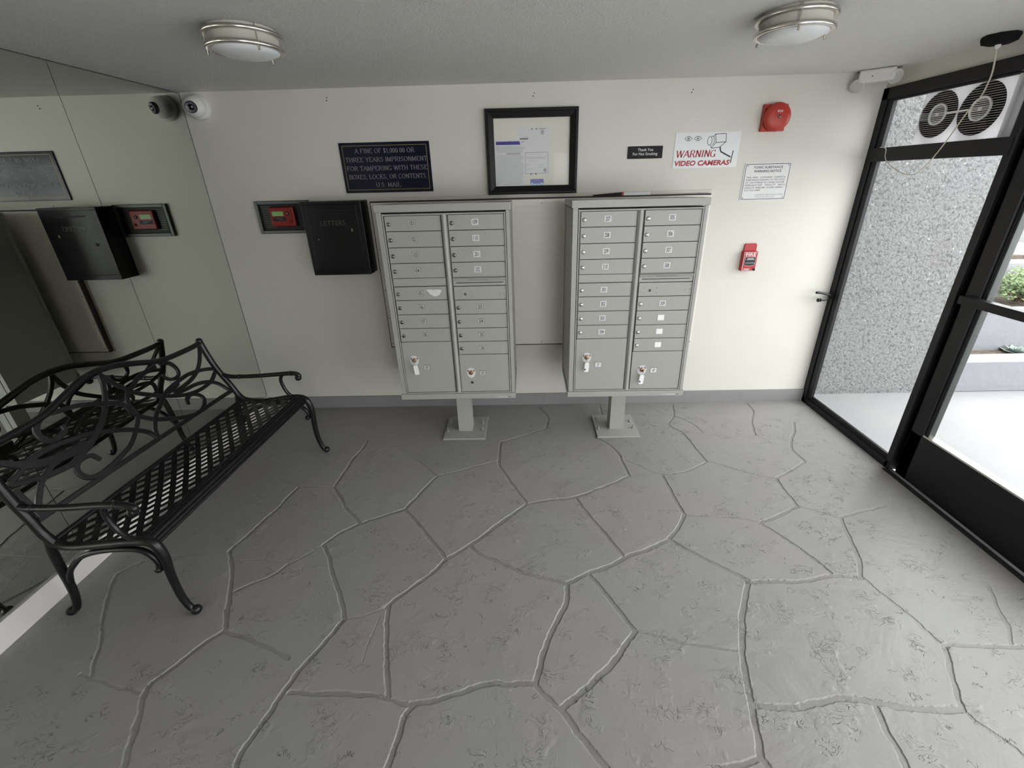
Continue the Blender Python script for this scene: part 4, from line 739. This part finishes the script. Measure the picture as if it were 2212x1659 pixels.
f_.build('frame', t)
MB().box(xa + .01, xb_ - .01, -.004, 0, za + .01, zb - .01, 'cork').build('backing', t)
thin = bpy.data.materials.new('case_acrylic'); thin.use_nodes = True; thin_glass(thin, (.985, .985, .98), .015); M['acryl'] = thin
MB().rect(xa + w_ - .001, xb_ - w_ + .001, za + w_ - .001, zb - w_ + .001, -.014, 'acryl').build('pane', t)
t = thing('notice_paper', (-.06, -.005, 1.725), 'white notice with a violet heading bar pinned in the frame', 'paper', 'papers in the notice case')
l0_ = MB().box(-.158, .045, -.0068, -.0062, 1.7255, 2.007, 'paper')
l_ = l0_; Y = -.0071
l_.add([(-.149, Y, 1.981), (.015, Y, 1.980), (.009, Y, 2.001), (-.149, Y, 2.001)], [(0, 1, 2, 3)], 'purple')
r_ = random.Random(2); z = 1.972
l_.rect(.016, .042, 1.992, 1.999, Y, 'greytext')
while z > 1.735:
    if not (1.925 < z < 1.935): l_.rect(-.150, .040 - r_.random() * .02, z - .0022, z, Y, 'greytext')
    else: l_.rect(-.08, .015, z - .0025, z, Y, 'greydark')
    z -= .0052
l_.rect(-.11, .01, 1.731, 1.734, Y, 'greytext').build('sheet', t)
t = thing('notice_paper', (.1, -.005, 1.79), 'tall white sheet with a round emblem and a boxed form, pinned in the frame', 'paper', 'papers in the notice case')
l0_ = MB().box(-.003, .216, -.0056, -.0050, 1.792, 2.081, 'paper')
l_ = l0_; Y = -.0059
l_.rect(.011, .068, 2.010, 2.019, Y, 'greydark').rect(.035, .066, 2.026, 2.028, Y, 'greytext').rect(.14, .186, 2.070, 2.073, Y, 'greydark')
for cx, cz, rr_ in ((.163, 2.052, .011), (.181, 1.821, .0095)):
    l_.poly([(cx + rr_ * math.cos(q), cz + rr_ * 1.2 * math.sin(q)) for q in [2 * math.pi * i / 12 for i in range(12)]], .003, Y, 'greydark', True).rect(cx - .004, cx + .004, cz - .006, cz + .006, Y, 'greydark')
l_.poly([(.047, 1.802), (.200, 1.802), (.200, 1.931), (.047, 1.931)], .002, Y, 'greydark', True)
for za_, xa_, xb2 in ((1.921, .075, .140), (1.905, .055, .185), (1.900, .055, .185), (1.895, .055, .180), (1.880, .068, .13), (1.862, .052, .08), (1.856, .052, .075), (1.856, .125, .165), (1.840, .125, .185), (1.832, .052, .09)): l_.rect(xa_, xb2, za_ - .002, za_, Y, 'greytext')
l_.build('sheet' if 'paper' in t.name or 'card' in t.name else 'board', t)
t = thing('pinned_card', (.125, -.005, 1.72), 'small blue card with white clouds at the bottom of the notice case', 'card')
l0_ = MB().box(.080, .171, -.0066, -.0058, 1.7225, 1.766, 'cardb')
l_ = l0_; Y = -.0069; l_.rect(.080, .171, 1.7225, 1.738, Y, 'cardl')
l_.poly([(.103 + .022 * (1 - math.cos(q)), 1.745 + .012 * math.sin(q)) for q in [math.pi * i / 8 for i in range(9)]], .002, Y - .0002, 'greytext')
for cx, cz in ((.092, 1.739), (.158, 1.739), (.11, 1.729), (.14, 1.7275)): l_.frustum((cx, Y - .0001, cz), (0, -1, 0), .005, .005, .0002, 'signw', 10)
l_.build('sheet' if 'paper' in t.name or 'card' in t.name else 'board', t)
for i, (x, z) in enumerate(((-.054, 2.0), (.094, 2.071), (.124, 2.071), (.085, 1.797), (.118, 1.797))):
    tag(MB().lathe((x, -.0058, z), (0, -1, 0), [(.0045, 0), (.003, .0035), (.0001, .004)], 'lockm', 10).build('push_pin'), ['push pin holding the violet headed notice', 'first push pin from the frame corner along the top of the tall sheet', 'push pin beside the small heading on top of the tall sheet', 'push pin at the bottom of the tall sheet, nearer the violet notice', 'push pin at the bottom of the tall sheet, above the blue card'][i], 'push pin', 'push pins in the notice case')

# ------------------------------------------------------------------ alarm bell, pull station
t = thing('fire_bell', (1.668, 0, 2.02), 'red round fire alarm bell on a square red backplate', 'bell')
MB().box(1.593, 1.744, -.030, 0, 2.018, 2.173, 'red', .004).build('backplate', t)
g_ = MB(); g_.lathe((1.672, -.030, 2.097), (0, -1, 0), [(.030, 0), (.030, .008), (.076, .010), (.083, .014), (.084, .022), (.080, .034), (.068, .043), (.045, .049), (.020, .051), (.0001, .0515)], 'red', 48); g_.build('gong', t)
MB().lathe((1.672, -.0815, 2.097), (0, -1, 0), [(.010, 0), (.009, .004), (.0001, .006)], 'lockm', 14).build('center_bolt', t)
MB().box(1.655, 1.686, -.0812, -.0785, 2.122, 2.133, 'platew').box(1.658, 1.683, -.0816, -.0811, 2.125, 2.130, 'redd').build('label_plate', t)
t = thing('pull_station', (1.677, 0, 1.107), 'red FIRE pull station on the wall near the glass wall', 'alarm')
l_ = MB().box(1.625, 1.730, -.042, 0, 1.107, 1.247, 'redd', .004)
Y = -.0426; l_.poly([(1.630, 1.112), (1.7255, 1.112), (1.7255, 1.243), (1.630, 1.243)], .0026, Y, 'signw', True)
l_.text('FIRE', 1.6775, 1.215, Y, .022, .074, 'signw', 'C', bold=.015)
l_.poly([(1.6405, 1.209), (1.7150, 1.209), (1.7150, 1.150), (1.6775, 1.1435), (1.6405, 1.150)], .002, Y, 'signw', True)
l_.rect(1.638, 1.688, 1.123, 1.1255, Y, 'signw').rect(1.645, 1.680, 1.117, 1.1205, Y, 'platew'); l_.build('body', t)
h_ = MB(); h_.prism([(1.642, 1.207), (1.642, 1.152), (1.6775, 1.1455), (1.7135, 1.152), (1.7135, 1.207)], -.0455, -.041, 'ink').box(1.646, 1.710, -.052, -.0455, 1.172, 1.190, 'ink', .002)
h_.rect(1.648, 1.708, 1.190, 1.1925, -.0458, 'signw').rect(1.655, 1.700, 1.195, 1.200, -.0458, 'platew').rect(1.645, 1.711, 1.1655, 1.168, -.0458, 'signw'); h_.build('pull_handle', t)
MB().lathe((1.716, -.042, 1.119), (0, -1, 0), [(.0095, 0), (.0085, .006), (.0001, .0065)], 'maroon', 16).build('key_lock', t)
o = MB().prism([(1.636, 1.247), (1.724, 1.247), (1.724, 1.292), (1.716, 1.300), (1.645, 1.300), (1.636, 1.291)], -.014, 0, 'redd'); 
o.rect(1.645, 1.680, 1.282, 1.284, -.0143, 'red').rect(1.645, 1.675, 1.272, 1.2735, -.0143, 'red').poly([(1.688, 1.260), (1.696, 1.285), (1.706, 1.285), (1.706, 1.260)], .0025, -.0143, 'red'); o.build('instruction_plate', t, bevel=.001)

# ------------------------------------------------------------------ dome camera in the corner
t = thing('security_camera', (-2.09, 0, 2.2), 'white dome security camera in the corner beside the mirror', 'camera')
cc = Vector((-2.085, -.052, 2.246)); dr = Vector((.62, -.72, -.32)).normalized()
MB().lathe((-2.085, 0, 2.246), (0, -1, 0), [(.072, 0), (.074, .012), (.072, .028), (.066, .034), (.0001, .036)], 'white', 36).build('base', t)
d_ = MB(); d_.sphere(cc, .070, 'white', 32, (1.0, .78, .92)); d_.sphere((-2.085 + .062, -.058, 2.250), .003, 'ink', 8); o = d_.build('dome', t)
ld = Vector((.40, -.88, -.20)).normalized(); lp = cc + ld * .041 + Vector((-.010, 0, .002))
l_ = MB(); l_.lathe(lp, ld, [(.034, 0), (.034, .020), (.030, .0245)], 'inkblue', 28); l_.lathe(lp, ld, [(.030, .0245), (.0165, .0225)], 'lensring', 28); l_.lathe(lp, ld, [(.0165, .0225), (.0165, .0245), (.009, .0265), (.0001, .027)], 'lens', 24)
ax = ld.orthogonal().normalized(); bx = ld.cross(ax)
for i in range(12):
    a = 2 * math.pi * i / 12; l_.sphere(lp + ld * .024 + (ax * math.cos(a) + bx * math.sin(a)) * .0235, .0026, 'steel', 6)
l_.build('lens', t)

# ------------------------------------------------------------------ ceiling lamps
def ceiling_lamp(cx, cy, label, rot):
    t = thing('ceiling_lamp', (cx, cy, H), label, 'lamp', 'round flush ceiling lamps')
    R = .143
    MB().lathe((cx, cy, H), (0, 0, -1), [(R - .018, 0), (R - .018, .062), (.0001, .062)], 'linen', 56).build('shade', t)
    MB().lathe((cx, cy, H), (0, 0, -1), [(R - .020, .058), (R - .022, .072), (R - .05, .084), (R - .09, .091), (.0001, .094)], 'glassw', 56).build('diffuser', t)
    for z in (.012, .058):
        MB().lathe((cx, cy, H - z), (0, 0, -1), [(R - .026, .001), (R - .002, 0), (R, .002), (R, .011), (R - .003, .013), (R - .026, .0125), (R - .026, .001)], 'steel', 72).build('ring', t)
    for k in range(3):
        a = rot + 2 * math.pi * k / 3; p = (cx + (R - .004) * math.cos(a), cy + (R - .004) * math.sin(a))
        MB().frustum((*p, H), (0, 0, -1), .0028, .0028, .075, 'steel', 10).frustum((*p, H - .073), (0, 0, -1), .0048, .0048, .014, 'steel', 12).build('post', t)
ceiling_lamp(-1.075, -1.15, 'round brushed metal ceiling lamp on the mirror side of the lobby', 1.35)
ceiling_lamp(1.105, -1.15, 'round brushed metal ceiling lamp on the glass door side of the lobby', .15)

# ------------------------------------------------------------------ emergency light, sensor, wire, hook
t = thing('emergency_light', (2.21, -.10, 2.30), 'white twin head emergency light in the corner above the window frame', 'light')
e1 = Vector((.78, -.62, 0)).normalized(); e2 = Vector((-.62, -.78, 0)).normalized(); c0 = Vector((2.206, -.105, 2.298))
def ob(mb, c, hx, hy, hz, key, sl=.0):
    P = []
    for zz in (-1, 1):
        for sx, sy in ((-1, -1), (1, -1), (1, 1), (-1, 1)):
            f = 1 - sl * (sy < 0); P.append(c + e1 * (hx * sx * f) + e2 * (-hy * sy) + Vector((0, 0, hz * zz * (1 if zz > 0 else 1 - sl))))
    return mb.hexa(P, key)
ob(MB(), c0, .090, .036, .034, 'white').build('housing', t, bevel=.010)
ob(MB(), c0 - e2 * .03 + Vector((0, 0, .034)), .11, .012, .003, 'greydark').build('mounting_plate', t)
for sgn, dd_ in ((-1, Vector((-.55, -.6, -.55))), (1, Vector((-.25, -.85, -.42)))):
    hc = c0 + e1 * (sgn * .088) + e2 * .004 + Vector((0, 0, -.040 if sgn < 0 else -.012)); dd_ = dd_.normalized()
    hd = MB(); hd.lathe(hc - dd_ * .03, dd_, [(.0001, 0), (.020, .004), (.036, .028), (.038, .046), (.034, .048)], 'white', 28); o = hd.build('lamp_head', t)
    MB().lathe(hc - dd_ * .03, dd_, [(.034, .046), (.018, .050), (.0001, .051)], 'lampface', 24).build('lens', o)
MB().sphere(c0 + e2 * .037 + e1 * -.02 + Vector((0, 0, -.004)), .0035, 'ink', 8).build('indicator', t)
t = thing('ceiling_sensor', (2.272, -.765, H), 'black eight sided sensor on the ceiling above the door', 'sensor')
MB().lathe((2.272, -.765, H), (0, 0, -1), [(.066, 0), (.069, .010), (.062, .032), (.044, .038), (.0001, .040)], 'gasket', 8, False).build('case', t)
MB().lathe((2.272, -.765, H - .036), (0, 0, -1), [(.012, 0), (.011, .012), (.006, .02), (.0001, .021)], 'white', 14).build('cable_gland', t)
wp = [(2.270, -.765, 2.285), (2.300, -.752, 2.20), (2.306, -.745, 2.15), (2.308, -.729, 2.092), (2.308, -.682, 2.026), (2.308, -.618, 1.902), (2.308, -.559, 1.81), (2.308, -.513, 1.761), (2.308, -.459, 1.738), (2.308, -.372, 1.754), (2.308, -.27, 1.800), (2.308, -.222, 1.838), (2.312, -.205, 1.882), (2.325, -.172, 1.897), (2.335, -.12, 1.903)]
tag(MB().tube(wp, [.0036, .0032, .0028, .0024, .0021, .002], 'cable', n=8).build('loose_cable'), 'loose cream cable drooping from the ceiling sensor to the transom bar', 'cable')
t = thing('door_hook', (2.34, -.03, .9), 'black curved hook handle on the window jamb beside the white wall', 'hook')
hk = [(2.194, -.085, .945), (2.215, -.085, .944), (2.26, -.082, .934), (2.31, -.070, .921), (2.338, -.040, .908), (2.338, -.030, .898), (2.315, -.055, .884), (2.28, -.072, .882), (2.248, -.072, .884)]
MB().tube(hk, [.0095, .0085, .0065, .0065, .0065, .006, .006], 'iron', n=12).sphere((2.194, -.085, .945), .0095, 'iron', 12).build('hook', t)
MB().lathe((2.252, -.072, .884), (-1, 0, 0), [(.0055, 0), (.0055, .006), (.013, .008), (.013, .010), (.005, .013), (.005, .018), (.012, .021), (.015, .025), (.012, .031), (.0001, .033)], 'iron', 18).build('knob', t)
MB().box(2.335, 2.347, -.045, -.015, .880, .925, 'iron', .002).build('mount', t)
# ------------------------------------------------------------------ the bench
YF, YN = -.67, -1.91
FAR = {'post': [(-2.068, .862), (-2.046, .77), (-2.022, .69), (-1.990, .615), (-1.957, .55), (-1.925, .475), (-1.895, .438)],
       'seatrail': [(-1.895, .438), (-1.84, .424), (-1.77, .422), (-1.70, .428), (-1.60, .444), (-1.53, .449), (-1.490, .440)],
       'arm': [(-1.985, .622), (-1.94, .609), (-1.88, .607), (-1.74, .611), (-1.60, .620), (-1.53, .624), (-1.495, .620), (-1.478, .604), (-1.487, .592)],
       'armsup': [(-1.590, .614), (-1.607, .585), (-1.606, .545), (-1.590, .49), (-1.560, .452), (-1.53, .445)],
       'fleg': [(-1.53, .449), (-1.490, .440), (-1.462, .41), (-1.450, .34), (-1.455, .24), (-1.456, .15), (-1.446, .075), (-1.430, .030), (-1.412, .022)],
       'rleg': [(-1.93, .47), (-1.945, .40), (-1.955, .32), (-1.965, .22), (-1.972, .15), (-1.99, .085), (-2.01, .035), (-2.04, .021)],
       'brace': [(-1.966, .20), (-1.945, .27), (-1.90, .335), (-1.83, .375), (-1.74, .395), (-1.62, .400), (-1.545, .388), (-1.495, .352), (-1.478, .31), (-1.490, .287)]}
NEAR = {'post': [(-2.058, .862), (-2.040, .80), (-2.021, .714), (-2.004, .627), (-1.983, .555), (-1.965, .48), (-1.939, .425)],
        'seatrail': [(-1.939, .425), (-1.90, .411), (-1.84, .407), (-1.727, .419), (-1.64, .428), (-1.582, .432), (-1.53, .428)],
        'arm': [(-2.000, .622), (-1.97, .613), (-1.941, .611), (-1.807, .612), (-1.66, .622), (-1.60, .622), (-1.556, .616), (-1.532, .603), (-1.545, .588)],
        'armsup': [(-1.654, .612), (-1.664, .58), (-1.662, .545), (-1.647, .494), (-1.615, .455), (-1.58, .436)],
        'fleg': [(-1.60, .430), (-1.55, .432), (-1.518, .410), (-1.505, .344), (-1.511, .27), (-1.515, .20), (-1.512, .10), (-1.496, .038), (-1.474, .022)],
        'rleg': [(-1.955, .44), (-1.968, .38), (-1.975, .30), (-1.979, .22), (-1.985, .15), (-1.997, .09), (-2.018, .035), (-2.045, .021)],
        'brace': [(-1.975, .19), (-1.955, .25), (-1.92, .295), (-1.854, .352), (-1.765, .380), (-1.661, .390), (-1.589, .382), (-1.552, .345), (-1.541, .300), (-1.553, .275)]}
zf = [.42, .455, .53, .60, .67, .77, .86, 1.0]; xf_ = [-1.895, -1.92, -1.95, -1.985, -2.022, -2.045, -2.066, -2.09]
zn = [.42, .467, .555, .627, .714, .86, 1.0]; xn_ = [-1.939, -1.962, -1.983, -2.004, -2.021, -2.055, -2.085]
def bx(y, z):
    t = (y - YF) / (YN - YF); return (1 - t) * float(np.interp(z, zf, xf_)) + t * float(np.interp(z, zn, xn_))
bench = thing('bench', (-1.75, -1.29, 0), 'black cast metal bench with scrollwork back and lattice seat along the mirror wall', 'bench')
def side(D, y, nm):
    T = lambda k: [(x, y, z) for x, z in D[k]]
    s_ = MB(); s_.tube(T('post'), [.019, .018, .0175, .018], 'iron', n=14).sphere((D['post'][0][0], y, D['post'][0][1]), .020, 'iron', 16)
    s_.tube(T('seatrail'), .0175, 'iron', n=12); s_.build('side_frame', bench)
    a_ = MB(); a_.tube(T('arm'), [.0145, .0135, .0135, .0145, .015, .013], 'iron', n=14)
    bp_ = D['arm'][-1]; a_.sphere((bp_[0], y, bp_[1]), .021, 'iron', 16)
    for f in (.25, .62):
        P = catmull(T('arm'), 4); p = P[int(f * len(P))]; a_.sphere(p, .017, 'iron', 12, (.5, 1, 1))
    a_.tube(T('armsup'), .0110, 'iron', n=10); a_.build('armrest', bench)
    for k, r in (('fleg', [.018, .020, .019, .017, .0155, .014, .013]), ('rleg', [.017, .017, .0165, .016, .015, .013])):
        m_ = MB(); m_.tube(T(k), r, 'iron', n=14); e_ = D[k][-1]; m_.sphere((e_[0], y, e_[1]), .0215, 'iron', 16); m_.build('leg', bench)
    b_ = MB(); b_.tube(T('brace'), .0125, 'iron', n=10); e_ = D['brace'][-1]; b_.sphere((e_[0], y, e_[1]), .018, 'iron', 14); b_.build('brace', bench)
side(FAR, YF, 'far'); side(NEAR, YN, 'near')
SEC = [(-1, -.004), (-.75, -.006), (.75, -.006), (1, -.004), (1, .004), (.75, .006), (-.75, .006), (-1, .004)]
def nrm_b(p):
    dz = .02; dx = bx(p.y, p.z + dz) - bx(p.y, p.z - dz); return Vector((2 * dz, 0, -dx)).normalized()
def bar(mb, pts, w_): mb.tube([(bx(y, z), y, z) for y, z in pts], w_, 'iron', section=SEC, nrm=nrm_b, smooth_n=5)
back = MB()
mir = lambda pts: [(-2.58 - y, z) for y, z in pts]
W = .0112
bar(back, SCR['v1'], [.012, W, W, W, .012])
bar(back, mir(SCR['v1']), W)
for k in ('v2', 'v3', 'v4', 'v7', 'v8', 'v9', 'v10', 'v2b'): bar(back, SCR[k], W)
bar(back, SCR['s5'], [.009, W, W, W, W, .010]); s5b = SCR['s5b'][:7] + SCR['s5b'][9:]
bar(back, s5b, [W, W, W, W, .012, W, .009])
v6 = [p for i, p in enumerate(SCR['v6']) if i != 4]; bar(back, v6, [W, W, W, .012, .013, .012, W, W])
bar(back, SCR['scroll2'], [.013, .012, .011, .010]); bar(back, SCR['scrollup'], [.012, .0105, .0095, .009]); bar(back, SCR['curl2'], [W, .016, .013])
bar(back, SCR['nearin'], .010)
bar(back, [(-.69, .512), (-.75, .516), (-.97, .520), (-1.29, .526), (-1.6, .530), (-1.89, .532)], .012)
back.build('backrest', bench)
tr = [(-.67, .850), (-.74, .848), (-.822, .850), (-.939, .856), (-1.025, .870), (-1.121, .903), (-1.226, .936), (-1.29, .947), (-1.352, .950), (-1.417, .944), (-1.47, .929), (-1.55, .902), (-1.63, .878), (-1.72, .868), (-1.80, .864), (-1.91, .862)]
MB().tube([(bx(y, z), y, z) for y, z in tr], .0155, 'iron', n=14).build('top_rail', bench)
# seat: woven lattice between a rear rail and a broad three-ridged front rail
def sx(s, y):                                 # s: 0 rear edge .. 1 front edge
    t = (y - YF) / (YN - YF); a0, a1 = -1.900 - .055 * t, -1.535 - .055 * t; return a0 + (a1 - a0) * s
def sz(s, y):
    t = (y - YF) / (YN - YF); return float(np.interp(s, [0, .2, .5, .85, 1], [.436, .424, .428, .446, .448])) - .014 * t
seat = MB(); ya, yb = YF - .012, YN + .012; DEP = .365
def lattice(dx, dy, per, wd, th, ph, up):
    L = math.hypot(dx, dy); ux, uy = dx / L, dy / L; nx, ny = -uy, ux
    k = -60
    while k < 60:
        c = (k + ph) * per; k += 1
        # line: point n*c + u*t in the (depth, y) plane, depth 0..DEP, y yb..ya
        tl = []
        for t in np.linspace(-2.5, 2.5, 400):
            X_, Y_ = nx * c + ux * t, -1.29 + ny * c + uy * t
            if 0 <= X_ <= DEP and yb <= Y_ <= ya: tl.append(t)
        if len(tl) < 2: continue
        N = 9; vs = []
        for t in np.linspace(tl[0] - .006, tl[-1] + .006, N):
            for off in (-wd / 2, wd / 2):
                X_, Y_ = nx * (c + off) + ux * t, -1.29 + ny * (c + off) + uy * t
                s = min(max(X_ / DEP, -.01), 1.01); Y_ = min(max(Y_, yb), ya)
                for q in (up + th / 2, up - th / 2): vs.append((sx(s, Y_), Y_, sz(s, Y_) + q))
        fs = []
        for i in range(N - 1):
            o = i * 4; p = o + 4; fs += [(o, o + 2, p + 2, p), (o + 1, p + 1, p + 3, o + 3), (o, p, p + 1, o + 1), (o + 2, o + 3, p + 3, p + 2)]
        fs += [(0, 1, 3, 2), ((N - 1) * 4, (N - 1) * 4 + 2, (N - 1) * 4 + 3, (N - 1) * 4 + 1)]
        seat.add(vs, fs, 'iron')
lattice(.25, -.32, .0520, .0240, .004, .3, .001)
lattice(.50, .85, .0470, .0185, .004, .2, -.001)
N = 14; yy = np.linspace(ya, yb, N)
seat.tube([(sx(-.02, y), y, sz(0, y)) for y in yy], .0125, 'iron', n=10, smooth_n=1)
seat.build('seat', bench)
fr_ = MB()
for off, dz, r in ((.008, .0, .0110), (.027, -.001, .0115), (.047, -.004, .0120), (.062, -.014, .0105), (.067, -.028, .0090)):
    fr_.tube([(sx(1, y) + off, y, sz(1, y) + dz) for y in yy], r, 'iron', n=12, smooth_n=1)
fr_.build('front_rail', bench)
